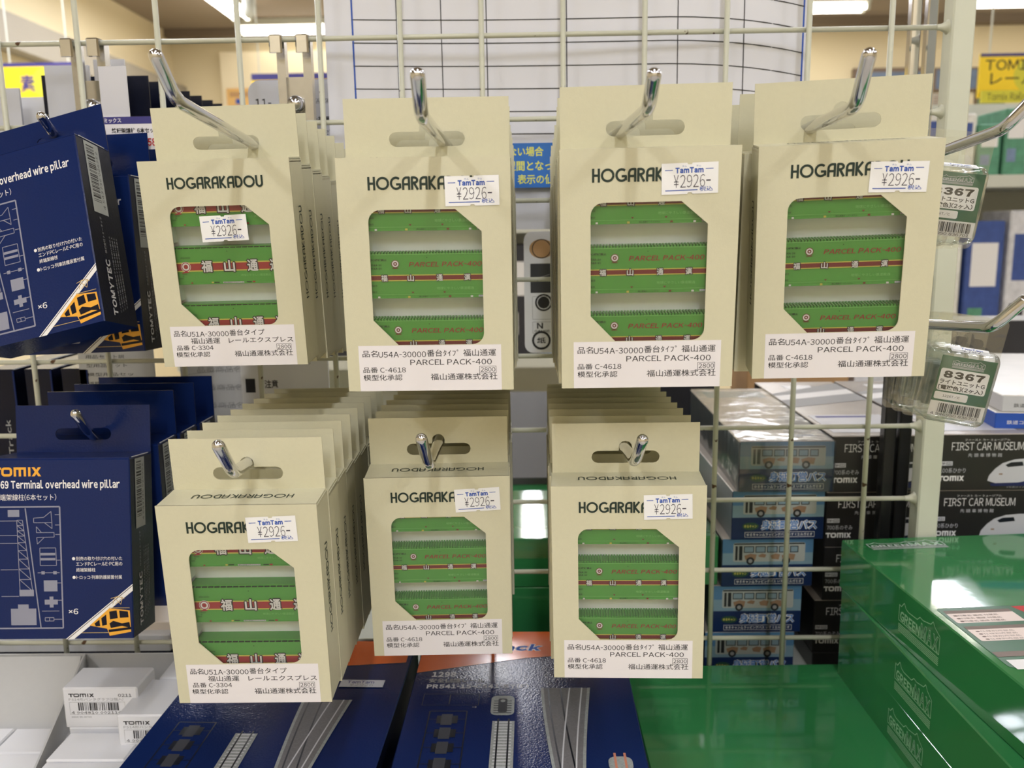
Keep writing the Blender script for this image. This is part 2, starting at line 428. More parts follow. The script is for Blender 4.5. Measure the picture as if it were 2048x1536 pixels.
# ------------------------------------------------------------------ far signs and pictures
def board(name, label, cat, u0, v0, u1, v1, y, draw, m, th=.01, group=None, hang=False):
    a = aty(u0, v1, y); b = aty(u1, v0, y); wd = b.x - a.x; h = b.z - a.z
    t = thing(name, label, cat, (a.x, y, a.z), group=group)
    s = S(); s.box(0, wd, 0, th, 0, h, m); s.build('panel', t)
    if hang:
        q = S()
        for xx in (wd * .1, wd * .9): q.tube([(xx, th / 2, h), (xx, th / 2, CEIL - a.z)], .003, SHELFM, 6)
        q.build('hanging_rod', t)
    p = P(1.0); draw(p, wd, h); p.build('print', t, (0, 0, 0), FRONT)
    return t
def d_sign1(p, W_, h):
    p.rect(0, h * .90, W_, h, PURP); p.disc(W_ * .58, h * .45, h * .42, YEL2)
    p.text('素', W_ * .22, h * .2, W_ * .42, h * .68, PURP, 0.02); p.text('材', W_ * .60, h * .2, W_ * .8, h * .68, PURP, 0.02)
board('hanging_sign', 'yellow sign with a navy top band and kanji at the far left', 'sign', 12, 124, 150, 200, 3.4, d_sign1, YEL, hang=True)
def d_sign2(p, W_, h): p.rect(0, h * .86, W_, h, PURP)
board('hanging_sign', 'yellow sign with a navy top band behind the white round-cornered card', 'sign', 508, 145, 662, 240, 3.6, d_sign2, YEL, hang=True)
def d_post(p, W_, h): p.rect(W_ * .1, h * .5, W_ * .9, h * .8, BROWN); p.rect(W_ * .3, h * .1, W_ * .5, h * .4, TBLUE)
board('wall_poster', 'small orange poster left of the yellow sign', 'poster', 455, 176, 510, 212, 6.22, d_post, mat('poster_orange', (224, 180, 110), .6))
def d_sign3(p, W_, h):
    p.rect(0, h * .93, W_, h, PURP); p.disc(W_ * .55, h * .5, h * .4, YEL2)
    p.text('TOMIX', W_ * .06, h * .62, W_ * .62, h * .86, DARK, 0.01); p.text('レール', W_ * .12, h * .30, W_ * .62, h * .56, DARK, 0.01)
board('hanging_sign', 'yellow sign with large letters at the far right edge', 'sign', 1955, 104, 2150, 196, 2.6, d_sign3, YEL, hang=True)
def d_sign4(p, W_, h): p.text('Tomix Railroad Models', W_ * .06, h * .2, W_ * .9, h * .82, DARK)
board('sign_strip', 'narrow yellow-green strip sign under the far right yellow sign', 'sign', 1962, 178, 2150, 206, 2.58, d_sign4, YEL2)
PB = mat('picture_blue', (96, 112, 134), .4, noise=.5, nscale=14); PF = mat('picture_frame', (112, 92, 72), .5); PG = mat('picture_green', (104, 120, 84), .5, noise=.4, nscale=20)
def d_pic(m):
    def f(p, W_, h): p.rect(W_ * .05, h * .08, W_ * .95, h * .92, m)
    return f
board('framed_picture', 'framed bluish picture on the back wall above the fourth carton', 'picture', 1702, 134, 1862, 240, 6.265, d_pic(PB), PF, .03)
board('framed_picture', 'framed dark blue picture beside the grid post', 'picture', 1866, 134, 1960, 182, 6.265, d_pic(PB), PF, .03)
board('framed_picture', 'framed green landscape picture under the far right sign', 'picture', 1948, 176, 2012, 243, 6.265, d_pic(PG), PF, .03)
def d_txt(p, W_, h):
    for i in range(6): p.rect(W_ * .1, h * (.12 + .13 * i), W_ * .85, h * (.17 + .13 * i), PF)
board('wall_poster', 'grey poster of small lines beside the grid post', 'poster', 1862, 186, 1900, 226, 6.285, d_txt, mat('poster_grey', (170, 160, 146), .6))

# ------------------------------------------------------------------ far gondola on the right and the counter behind
def far_shelf(name, label, x0, x1, y, levels, z_top, seed, back=True):
    t = thing(name, label, 'shelf unit', (x0, y, FL))
    H_ = z_top - FL; W_ = x1 - x0
    s = S(); s.box(0, W_, .28, .30, 0, H_, SHELFM); s.build('back_panel', t)
    for xx in (0, W_ - .03):
        s = S(); s.box(xx, xx + .03, .25, .28, 0, H_, SHELFM); s.build('upright', t)
    for z in levels:
        s = S(); s.box(0, W_, -.02, .28, z - FL - .025, z - FL, SHELFM); s.build('shelf_board', t)
    return t
COLS = [(214, 214, 218), (60, 84, 150), (190, 70, 60), (40, 40, 46), (90, 150, 120), (220, 170, 90), (230, 226, 216), (120, 140, 170)]
CM = [mat('far_pack_%s' % n, c, .5, noise=.35, nscale=60) for n, c in zip(('grey', 'blue', 'red', 'black', 'green', 'amber', 'ivory', 'steel'), COLS)]
CN = ['grey', 'blue', 'red', 'black', 'green', 'amber', 'ivory', 'steel blue']
def far_packs(x0, x1, y, z, n, hmin, hmax, seed, place, pick=None):
    r = random.Random(seed); x = x0; wd = (x1 - x0) / n
    for i in range(n):
        h = r.uniform(hmin, hmax); k = (pick or list(range(8)))[r.randrange(len(pick or range(8)))]
        s = S(); s.bbox(0.002, wd * .92, 0, .12, 0, h, CM[k], .003)
        o = s.build('retail_box', None, (x + i * wd, y, z))
        tag(o, '%s retail box, %s from the left %s' % (CN[k], ordw(i), place), 'box', 'retail boxes ' + place)
        p = P(1.0); p.rect(wd * .15, h * .55, wd * .78, h * .85, WHITE if k not in (0, 6) else CM[1]); p.rect(wd * .15, h * .2, wd * .5, h * .4, CM[(k + 3) % 8])
        p.build('print', o, (0, 0, 0), FRONT)
far_shelf('display_shelf', 'cream shelf unit full of blurred packs right of the grid post', .98, 2.5, 1.3, [-.02, -.42, -.95], .16, 3)
far_packs(1.0, 2.4, 1.3, -.02, 26, .10, .14, 5, 'on the top shelf right of the post', [0, 6, 0, 4, 6])
far_packs(1.0, 2.4, 1.3, -.42, 16, .26, .33, 6, 'on the middle shelf right of the post', [0, 6, 0, 1, 6])
far_packs(1.0, 2.4, 1.3, -.95, 12, .2, .34, 8, 'on the low shelf right of the post', [3, 3, 1, 2])
far_shelf('display_shelf', 'cream shelf unit seen through the gap between the second and third hooks', -.6, .86, 1.7, [-.1, -.45, -.95], .02, 4)
far_packs(-.55, .82, 1.7, -.45, 12, .2, .3, 16, 'on the middle shelf through the gap', [4, 7, 3, 0])
far_packs(-.55, .82, 1.7, -.95, 10, .25, .36, 17, 'on the low shelf through the gap', [3, 3, 4, 5])
far_packs(-.55, .82, 1.7, -.1, 14, .08, .12, 18, 'on the top shelf through the gap', [0, 4, 6])

# ------------------------------------------------------------------ gondola base that carries everything
BASE = -.45
t = thing('gondola_table', 'cream metal sales table under the wire grid carrying all boxes', 'table', (0, 0, 0))
s = S(); s.box(-.5, 1.35, -.30, .62, BASE - .03, BASE, SHELFM); s.build('table_top', t)
for xx in (-.46, 1.29):
    for yy in (-.26, .56):
        s = S(); s.box(xx, xx + .04, yy, yy + .04, FL, BASE - .03, SHELFM); s.build('leg', t)

# ------------------------------------------------------------------ wire grid
grid = thing('wire_grid_panel', 'cream painted wire grid panel with a square end post and chipped paint', 'grid panel', (0, 0, 0))
GX0, GZ1 = -.10, .10
POSTX = .585
base_w = None
for i in range(-2, 12):
    x = i * .05
    q = S(); q.tube([(0, 0, GZ1), (0, 0, BASE)], .0017, GRID, 10); 
    q.build('upright_wire', grid, (x, -.0032, 0), smooth=True)
for j in range(-2, 10):
    if j == 9: continue
    z = -j * .05
    q = S(); q.tube([(GX0 - .02, 0, 0), (POSTX - .004, 0, 0)], .0016, GRID, 10); q.build('cross_wire', grid, (0, 0, z), smooth=True)
    q = S(); q.tube([(POSTX - .009, 0, 0), (POSTX - .004, 0, 0)], .0017, GRID, 10)
    q.v = []; q.f = []; q.m = []
    n = 12
    for k, (dx, r) in enumerate(((0, .0017), (.003, .0021), (.0055, .0034), (.0065, .0045))):
        q.v += [(POSTX - .0065 + dx, r * math.cos(2 * PI * a / n), r * math.sin(2 * PI * a / n)) for a in range(n)]
        if k:
            for a in range(n): q.f.append([(k - 1) * n + a, (k - 1) * n + (a + 1) % n, k * n + (a + 1) % n, k * n + a]); q.m.append(0)
    q.build('weld', grid, (0, 0, z), smooth=True)
q = S(); q.bbox(POSTX, POSTX + .014, -.007, .006, BASE, .14, POST, .001); q.build('end_post', grid)

# ------------------------------------------------------------------ chrome hooks
def hook(label, slot, bend, tip, base_z, group='chrome display hooks on the wire grid'):
    sx, sy, sz = slot
    t = thing('display_hook', label, 'hook', (sx, 0, base_z), group=group)
    o = Vector((sx, 0, base_z))
    b = Vector(bend); tp = Vector(tip); sl = Vector(slot)
    d1 = (b - sl).normalized()
    st = sl - d1 * ((sl.y + .005) / d1.y) if abs(d1.y) > 1e-6 else sl
    st = Vector((sx, -.006, sl.z - (-.006 - sl.y) * 0)) if False else st
    d2 = (tp - b).normalized(); r = .006
    pth = [st, sl]
    a = b - d1 * r; c = b + d2 * r
    for i in range(7):
        u = i / 6; pth.append(a * (1 - u) ** 2 + b * 2 * u * (1 - u) + c * u * u)
    pth.append(tp)
    q = S(); q.tube([p - o for p in pth], .0025, CHROME, 20, dome=True); q.build('arm', t, smooth=True)
    zt = st.z - base_z
    q = S(); q.box(-.012, .012, -.0075, -.0052, min(zt, 0) - .012, max(zt, 0) + .010, CHROME); q.box(-.012, .012, -.0075, .004, .0022, .0042, CHROME); q.box(-.012, .012, .0022, .004, -.004, .0042, CHROME)
    q.build('back_plate', t)
    return t

# ------------------------------------------------------------------ cream cartons with a die-cut window
W, H, D, T, WT = 70, 96, 20, 24, 69
def window_outline():
    x0, x1, z0, z1 = -23, 23, -76.3, -20.6
    r = 5
    out = []
    def arc(cx, cz, a0): return [(cx + r * math.cos(math.radians(a0 + 90 * i / 6)), cz + r * math.sin(math.radians(a0 + 90 * i / 6))) for i in range(7)]
    out += [(x0 + 10, z0)]; out += arc(x1 - r, z0 + r, -90)      # bottom, rounded right
    out += [(x1, z1 - 9), (x1 - 10.5, z1)]                        # clipped top right
    out += arc(x0 + r, z1 - r, 90)
    out += [(x0, z0 + 10.5)]                                     # clipped bottom left
    return [(a / 1000, b / 1000) for a, b in out]
def rect_o(x0, x1, z0, z1): return [(x0 / 1000, z0 / 1000), (x1 / 1000, z0 / 1000), (x1 / 1000, z1 / 1000), (x0 / 1000, z1 / 1000)]
def slot_outline(zc=7.5, hw=15.9, r=3.0, bw=3.1, bh=7.9):
    pts = []
    for i in range(7): a = math.radians(90 + 180 * i / 6); pts.append((-hw + r + r * math.cos(a), zc + r * math.sin(a)))
    for i in range(7): a = math.radians(-90 + 180 * i / 6); pts.append((hw - r + r * math.cos(a), zc + r * math.sin(a)))
    for i in range(7): a = math.radians(0 + 180 * i / 6); pts.append((bw * math.cos(a), zc + bh - bw + bw * math.sin(a)))
    # order: left end (top to bottom), right end (bottom to top), bump
    fix = pts[:14] + [(bw, zc + r)] + pts[14:] + [(-bw, zc + r)]
    return [(a / 1000, b / 1000) for a, b in fix]
def carton_body(window=True):
    s = S(); k = .001
    s.plate(rect_o(-35, 35, -96, 0), [window_outline()] if window else [], 0, .0006, CREAM, CREAM_IN)
    for sx in (-1, 1):
        x = sx * 35 * k
        s.box(min(x, x - sx * .0006), max(x, x - sx * .0006), .0003, .0196, -.0955, -.0009, CREAM)
        s.box(min(x, x - sx * .012), max(x, x - sx * .012), .0012, .0190, -.0022, -.0017, CREAM_IN)   # tucked dust flap
    s.box(-.0346, .0346, .0002, .0198, -.0007, 0, CREAM)
    s.box(-.0348, .0348, .0002, .0196, -.096, -.0954, CREAM)
    s.box(-.0349, .0349, .0194, .0198, -.096, -.0002, CREAM)
    return s
BODY = carton_body()
def tab_mesh():
    s = S(); s.plate(rect_o(-34.4, 34.4, -1, T), [slot_outline()], .0196, .0200, CREAM, CREAM_IN); return s
TAB = tab_mesh()
def side_print():
    p = P(); maker_word(p, -65.5, -2.1, 43.5, 4.2, INK, .13)
    return p
def ptxt(p, t, x0, y0, x1, y1, m=None, b=0.006): p.text(t, x0, y0, x1, y1, m or BLACK, b)
def label_print(kind):
    p = P(); p.rect(0, -19.6, 60, 0, LABEL)
    if kind == 'A':
        ptxt(p, '品名', 1.6, -4.9, 7.6, -2.0); ptxt(p, 'U51A-30000', 7.9, -5.1, 28.2, -2.6); ptxt(p, '番台タイプ', 28.6, -4.9, 45.6, -1.9)
        ptxt(p, '福山通運', 9.4, -8.6, 23.6, -5.7); ptxt(p, 'レールエクスプレス', 27.8, -8.4, 59.0, -5.8)
        ptxt(p, '品番', 2.2, -11.6, 8.4, -9.2); ptxt(p, 'C-3304', 9.4, -11.6, 20.0, -9.4)
    else:
        ptxt(p, '品名', 1.6, -4.9, 8.0, -2.0); ptxt(p, 'U54A-30000', 8.3, -5.1, 28.4, -2.6); ptxt(p, '番台', 28.8, -4.9, 35.2, -1.9)
        ptxt(p, 'ﾀｲﾌﾟ', 35.6, -4.8, 42.0, -2.0); ptxt(p, '福山通運', 44.0, -4.9, 57.8, -1.9)
        ptxt(p, 'PARCEL PACK-400', 21.6, -8.5, 56.0, -6.1)
        ptxt(p, '品番', 1.6, -11.6, 7.8, -9.2); ptxt(p, 'C-4618', 8.7, -11.6, 19.6, -9.4)
    ptxt(p, '2800', 51.2, -11.7, 57.4, -9.7); p.frame(50.7, -12.3, 57.8, -9.2, .18, BLACK)
    ptxt(p, '模型化承認', 1.6, -15.0, 18.0, -12.4); ptxt(p, '福山通運株式会社', 30.0, -15.1, 58.2, -12.2)
    return p
def sticker_print():
    p = P(); n = []
    out = [(-10.9, -5.9), (-1, -5.9), (-.7, -5.3), (.7, -5.3), (1, -5.9), (10.9, -5.9), (10.9, 5.9), (1, 5.9), (.7, 5.3), (-.7, 5.3), (-1, 5.9), (-10.9, 5.9)]
    from_ = tessellate_polygon([[Vector((a, b, 0)) for a, b in out]])
    p.raw(out, [list(t) for t in from_], STICK)
    p.rect(-9.6, 3.1, -6.6, 3.4, TBLUE); p.rect(6.0, 3.3, 9.0, 3.6, TBLUE)
    p.text('TamTam', -5.6, 2.0, 5.2, 4.2, TBLUE, 0.06); p.text('タム', -3.0, 4.3, -1.2, 5.0, TBLUE, 0.0, res=1); p.text('タム', 2.4, 4.3, 4.2, 5.0, TBLUE, 0.0, res=1)
    for ch, x0, x1 in (('¥', -6.2, -4.3), ('2', -3.7, -1.6), ('9', -1.2, .9), ('2', 1.3, 3.4), ('6', 3.8, 5.8)): p.text(ch, x0, -3.4, x1, 1.4, PRICE, -0.012)
    p.rect(6.3, -1.2, 8.0, -.7, PRICE); p.rect(-9.5, -4.6, 3.0, -4.25, TBLUE)
    p.text('税込', 3.7, -5.0, 8.9, -3.2, TBLUE, 0.01, res=1)
    return p
def container_print(kind):
    """livery of the model container, origin at the top left of its long face (window centre = x 0)"""
    p = P()
    if kind == 'A':
        L0, L1, h = -25.5, 33.6, 16.8
        p.rect(L0, -10.7, L1, -6.3, CYEL); p.rect(L0, -10.15, L1, -6.9, CRED)
        p.disc(-19.6, -8.4, 2.3, CRED); p.ring(-19.6, -8.4, 1.05, 1.75, WHITE); p.ring(-19.6, -8.4, 2.15, 2.35, WHITE); p.poly([(-22.2, -11.4), (-18, -11.2), (-19.6, -10.2)], CRED)
        for ch, xc in (('福', -9.6), ('山', 1.3), ('通', 12.4), ('運', 23.2)):
            for dx, dy in ((-.35, 0), (.35, 0), (0, .35), (0, -.35), (-.25, -.25), (.25, .25)): p.text(ch, xc - 2.7 + dx, -11.2 + dy, xc + 2.7 + dx, -5.5 + dy, BLACK, 0.035)
            p.text(ch, xc - 2.55, -11.1, xc + 2.55, -5.6, WHITE, 0.026)
        p.text('地球にやさしい鉄道輸送', 6.4, -13.4, 20.6, -12.2, CGREEN2, 0.0, res=1)
        p.rect(-2.5, -16.4, 7.5, -15.7, LGREY); p.text('福山通運エクスプレス', -2.2, -16.3, 7.2, -15.8, CDARK, 0, res=1)
        p.rect(-8.0, -16.3, -7.0, -15.6, CYEL); p.rect(-6.6, -16.1, -4.2, -15.7, CDARK); p.rect(11.6, -16.3, 12.9, -15.6, CRED); p.rect(8.8, -16.2, 11.2, -15.8, CDARK); p.rect(-17.8, -16.3, -17, -15.7, CRED); p.rect(22, -16.3, 23, -15.7, CRED)
        for yy, x1 in ((-4.6, -17.0), (-12.2, -19.2), (-13.2, -20.8), (-14.2, -21.2)): p.text('U51A-39003', -21.5 if x1 > -21 else -23, yy, x1, yy + .8, CDARK, 0.02, res=1)
        p.disc(.9, -1.5, .22, CDARK, 8)
    else:
        L0, L1, h = -28, 33.4, 18.3
        p.rect(L0, -11.1, L1, -8.5, CYEL); p.rect(L0, -10.7, L1, -8.9, CRED2)
        p.rect(L0, -.25, L1, 0, CGREEN2); p.rect(L0, -16.8, L1, -16.65, CGREEN2)
        p.ring(-13.2, -4.0, .8, 1.35, WHITE); p.disc(-13.2, -4.0, .8, CRED2, 12); p.disc(-13.2, -4.0, .35, WHITE, 10); p.ring(-13.2, -4.0, 1.35, 1.6, CRED2); p.rect(-14.4, -6.0, -12.0, -5.7, CRED2)
        p.text('PARCEL PACK-400', -7.6, -5.3, 22.3, -3.3, CRED, 0.012, it=.25)
        for ch, xc in (('福', -18), ('山', -7), ('通', 5.0), ('運', 16.5)):
            for dx, dy in ((-.22, 0), (.22, 0), (0, .22), (0, -.22)): p.text(ch, xc - 1.4 + dx, -11.3 + dy, xc + 1.4 + dx, -8.4 + dy, BLACK, 0.03, res=1)
            p.text(ch, xc - 1.3, -11.2, xc + 1.3, -8.5, WHITE, 0.02, res=1)
        p.text('地球にやさしい鉄道輸送', 3.7, -14.9, 19.1, -13.6, CGREEN2, 0.01, res=1)
        for xc in (-6.3, 6.9): p.poly([(xc - .6, -15.6), (xc, -16.3), (xc + .6, -15.6)], CRED2)
        p.rect(-8.4, -18.1, -7.4, -17.3, CYEL); p.text('福山通運オートシステム', -3.8, -17.9, 4.6, -17.3, CDARK, 0.01, res=1); p.rect(8.6, -18.0, 9.6, -17.3, CRED2)
        p.rect(-20.9, -18.1, -20.0, -17.4, WHITE); p.rect(17.7, -18.1, 18.7, -17.4, WHITE); p.rect(21.0, -18.0, 25.0, -17.2, LGREY); p.text('コンテナ', 21.3, -17.9, 24.6, -17.3, TBLUE, 0, res=1)
        for yy, x1 in ((-2.8, -16.6), (-4.9, -18.8), (-6.3, -18.8), (-13.4, -21.0), (-16.0, -21.2)): p.text('◎○機械禁止' if x1 > -17 else 'U54A-30', -23.6, yy, x1, yy + .9, CDARK, 0.02, res=1)
        p.disc(0, -1.5, .2, CDARK, 8)
    return p, L0, L1, h
def container_mesh(kind, L0, L1, h):
    s = S(); k = .001
    s.box(L0 * k, L1 * k, 0, .0150, -h * k, 0, CGREEN)
    if kind == 'A':
        for i in range(20):                                  # uneven roof edge lugs
            x = L0 + i * 2.8; s.box(x * k, (x + 2.2) * k, -.00005, .012, 0, .0004, CDARK)
        s.box(L0 * k, L1 * k, .0006, .0149, 0, .0009, CGREEN)
    else:
        for i in range(48):                                  # ribbed roof
            x = L0 + .3 + i * 1.27; s.box(x * k, (x + .75) * k, .0003, .0147, 0, .0007, CGREEN)
    s.box(L0 * k, L1 * k, -.0002, .0002, -h * k, -(h - .5) * k, CGREEN)
    return s
MESH = {}
def shared(key, fn):
    if key not in MESH: MESH[key] = fn()
    return MESH[key]
def mesh_of(s, name, smooth=False):
    o = s.build(name, None, smooth=smooth); me = o.data; bpy.data.objects.remove(o); return me
MESH['body'] = mesh_of(BODY, 'carton_body'); MESH['tab'] = mesh_of(TAB, 'hang_tab')
sp_ = side_print(); MESH['side'] = mesh_of(sp_.s, 'side_lettering')
tp_ = P(); maker_word(tp_, -22.5, 0, 45, 4.4, INK, .13); MESH['top'] = mesh_of(tp_.s, 'lid_lettering')
fp_ = P(); maker_word(fp_, -22.4, 0, 44.6, 5.3, INK, .18); MESH['front'] = mesh_of(fp_.s, 'front_lettering')
for kd in 'AB':
    MESH['label' + kd] = mesh_of(label_print(kd).s, 'product_label')
    pr, L0_, L1_, h_ = container_print(kd)
    MESH['cprint' + kd] = mesh_of(pr.s, 'livery'); MESH['cont' + kd] = mesh_of(container_mesh(kd, L0_, L1_, h_), 'model_container')
MESH['sticker'] = mesh_of(sticker_print().s, 'price_sticker')
fs = S(); fs.plate(rect_o(-25, 25, -78, -19), [], .0008, .00085, FILM); MESH['film'] = mesh_of(fs, 'window_film')
ts = S(); ts.box(-.0335, .0335, .0110, .0116, -.0945, -.002, TRAY)
for zz in (-.0335, -.0612):
    ts.box(-.0335, -.0255, .004, .0132, zz - .004, zz + .004, TRAY)
MESH['tray'] = mesh_of(ts, 'foam_tray')

def carton(label, pos, rot, kind, full=True, sticker=None, group=None, sides=True):
    t = thing('hanging_carton', label, 'carton', pos, rot, group)
    link('carton_body', MESH['body'], t); link('hang_tab', MESH['tab'], t)
    if sides:
        link('side_lettering', MESH['side'], t).matrix_local = Matrix(((0, 0, 1, .035), (0, -1, 0, .0100), (1, 0, 0, 0), (0, 0, 0, 1)))
        link('side_lettering', MESH['side'], t).matrix_local = Matrix(((0, 0, -1, -.035), (0, 1, 0, .0100), (1, 0, 0, 0), (0, 0, 0, 1)))
    if full:
        link('front_lettering', MESH['front'], t, (0, 0, -.0128), FRONT)
        link('lid_lettering', MESH['top'], t, (0, .0125, 0), (0, 0, PI))
        link('product_label', MESH['label' + kind], t, (-.0300, 0, -.0764), FRONT)
        link('window_film', MESH['film'], t); link('foam_tray', MESH['tray'], t)
        z0, pitch = (-.0401, .0271) if kind == 'A' else (-.0386, .0277)
        for i in (-1, 0, 1):
            c = link('model_container', MESH['cont' + kind], t, (0, .0030, z0 - i * pitch))
            link('livery', MESH['cprint' + kind], c, (0, -.0002, 0), FRONT)
        if sticker: link('price_sticker', MESH['sticker'], t, (sticker[0] / 1000, -.0002, sticker[1] / 1000), (PI / 2, -math.radians(sticker[2]), 0))
    return t
R = math.radians
STACKS = [
    # key, front pose, rotation, kind, sticker, number, drop per box, name of place
    ('A', (.1842, -.1616, -.0849), (4.92, -.67, -1.78), 'A', (1.9, -30.8, 1.5), 7, .0015, 'on the top-left hook', 'cream windowed carton of green containers with the price sticker over its window'),
    ('B', (.2845, -.2076, -.0891), (3.61, 0, -.04), 'B', (19.5, -13.5, .7), 10, .0013, 'on the second hook of the top row', 'cream windowed carton hanging second from the left in the top row'),
    ('C', (.3737, -.2174, -.0878), (5.46, -.41, -1.69), 'B', (15.4, -12.0, 1.0), 10, .0013, 'on the third hook of the top row', 'cream windowed carton hanging third from the left in the top row'),
    ('D', (.4527, -.2116, -.0867), (7.68, -1.34, -6.5), 'B', (18.6, -13.9, -1.8), 9, .0013, 'on the fourth hook of the top row', 'cream windowed carton hanging rightmost in the top row beside the grid post'),
    ('E', (.1992, -.2071, -.2330), (3.63, -.28, -.25), 'A', (14.8, -11.2, 1.8), 9, .0009, 'on the left hook of the bottom row', 'cream windowed carton hanging leftmost in the bottom row above the blue flat box'),
    ('F', (.2812, -.1624, -.2345), (4.62, -.09, 1.31), 'B', (19.4, -11.9, 2.7), 7, .0009, 'on the middle hook of the bottom row', 'cream windowed carton hanging in the middle of the bottom row with a creased film'),
    ('G', (.3703, -.1865, -.2325), (2.66, -.58, -2.6), 'B', (17.8, -10.0, 1.3), 8, .0009, 'on the right hook of the bottom row', 'cream windowed carton hanging rightmost in the bottom row above the green flat box'),
]
ORD = ['first', 'second', 'third', 'fourth', 'fifth', 'sixth', 'seventh', 'eighth', 'ninth', 'tenth']
rj = random.Random(3)
for key, pos, rot, kind, stk, n, drop, place, lab in STACKS:
    carton(lab, pos, tuple(R(a) for a in rot), kind, True, stk, 'cream cartons ' + place)
    for k in range(1, n):
        yaw = math.sin(R(rot[2]))
        px = pos[0] + rj.uniform(-.0006, .0006) - yaw * .0203 * k * .25
        q = (px, pos[1] + k * (.0209 if key == 'D' else .0203) + (.0042 if key == 'D' else 0), pos[2] - drop * k + rj.uniform(-.0003, .0003))
        rr = (R(rot[0] - .08 * k), R(rot[1] * .5 + rj.uniform(-.3, .3)), R(rot[2] * .5))
        pass
        carton('cream carton %s, %s from the front' % (place, ORD[k]), q, rr, kind, False, None, 'cream cartons ' + place)

HK = [((.1977, -.142, -.0772), (.1985, -.235, -.0700), (.1986, -.250, -.0576), -.10, 'chrome hook of the top-left cartons, its tip standing highest on the left'),
      ((.2909, -.187, -.0812), (.2901, -.255, -.0795), (.2910, -.270, -.0688), -.10, 'chrome hook of the second cartons in the top row'),
      ((.3642, -.197, -.0800), (.3682, -.250, -.0779), (.3677, -.265, -.0693), -.10, 'chrome hook of the third cartons in the top row'),
      ((.4429, -.190, -.0789), (.4432, -.240, -.0770), (.4411, -.255, -.0624), -.10, 'chrome hook of the rightmost cartons in the top row'),
      ((.1992, -.187, -.2196), (.2057, -.225, -.2138), (.2061, -.240, -.1985), -.25, 'short chrome hook of the leftmost cartons in the bottom row'),
      ((.2808, -.142, -.2218), (.2823, -.200, -.2185), (.2813, -.215, -.2028), -.25, 'short chrome hook of the middle cartons in the bottom row'),
      ((.3705, -.166, -.2193), (.3713, -.200, -.2179), (.3724, -.215, -.2042), -.25, 'short chrome hook of the rightmost cartons in the bottom row')]
for sl, be, ti, bz, lb in HK: hook(lb, sl, be, ti, bz)

# ------------------------------------------------------------------ blue hanging boxes
BW, BH, BD, BT = 75, 96, 28, 26
def blue_body():
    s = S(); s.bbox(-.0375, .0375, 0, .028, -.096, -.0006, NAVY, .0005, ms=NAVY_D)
    s.box(-.0372, .0372, .0004, .0276, -.0006, 0, NAVY)
    return s
def blue_tab():
    s = S(); s.plate(rect_o(-37.2, 37.2, -1, BT), [slot_outline(10, 15.5, 3.3, 3.0, 6.5)], .0276, .0281, NAVY, NAVY_D); return s
def tower(p):
    L = lambda *a: p.line([((x - 990) / 15.2 + 37.5, -(y - 72) / 14.3) for x, y in a], .34, SPRUE, False)
    Rr = lambda x0, y0, x1, y1: p.rect((x0 - 990) / 15.2 + 37.5, -(y1 - 72) / 14.3, (x1 - 990) / 15.2 + 37.5, -(y0 - 72) / 14.3, SPRUE)
    for a in (((-120, 440), (425, 440)), ((425, 440), (428, 1362)), ((-120, 1362), (428, 1362)), ((-120, 440), (-120, 1362))): p.line([((x - 990) / 15.2 + 37.5, -(y - 72) / 14.3) for x, y in a], .75, SPRUE, False)
    p.line([((x - 990) / 15.2 + 37.5, -(y - 72) / 14.3) for x, y in ((150, 450), (250, 1360))], .6, SPRUE, False)
    L((80, 540), (125, 540)); L((80, 540), (90, 1110)); L((125, 540), (195, 1110))
    ys = [540, 580, 620, 660, 710, 770, 835, 910, 990, 1080]
    for i in range(9):
        xl = 80 + (ys[i] - 540) * .018; xr = 125 + (ys[i] - 540) * .123; xl2 = 80 + (ys[i + 1] - 540) * .018; xr2 = 125 + (ys[i + 1] - 540) * .123
        L((xl, ys[i]), (xr2, ys[i + 1])); L((xl, ys[i]), (xr, ys[i]))
    Rr(85, 1068, 200, 1118); Rr(10, 462, 102, 515); Rr(70, 1180, 155, 1215); Rr(12, 1212, 215, 1338)
    L((215, 525), (215, 560), (360, 560), (355, 475), (295, 520), (215, 525)); L((360, 560), (360, 605), (300, 560)); L((235, 590), (235, 635), (375, 635), (375, 670), (235, 672), (240, 722), (295, 672)); L((235, 590), (275, 635))
    L((258, 752), (258, 885), (388, 885), (385, 752), (258, 752)); Rr(262, 790, 380, 808); Rr(262, 828, 380, 846)
    L((235, 940), (410, 940)); Rr(265, 928, 292, 952); Rr(360, 928, 388, 952)
    Rr(282, 998, 390, 1082); Rr(285, 1145, 390, 1182); Rr(325, 1122, 355, 1205)
    L((262, 1232), (400, 1232)); L((285, 1282), (285, 1308), (355, 1308), (355, 1282), (285, 1282)); L((320, 1282), (320, 1308)); L((355, 1295), (425, 1295))
    for y in (545, 655, 715, 915, 1118): L((-60, y), (80, y))
    for y in (500, 578, 650, 845, 1018, 1150): L((385, y), (425, y))
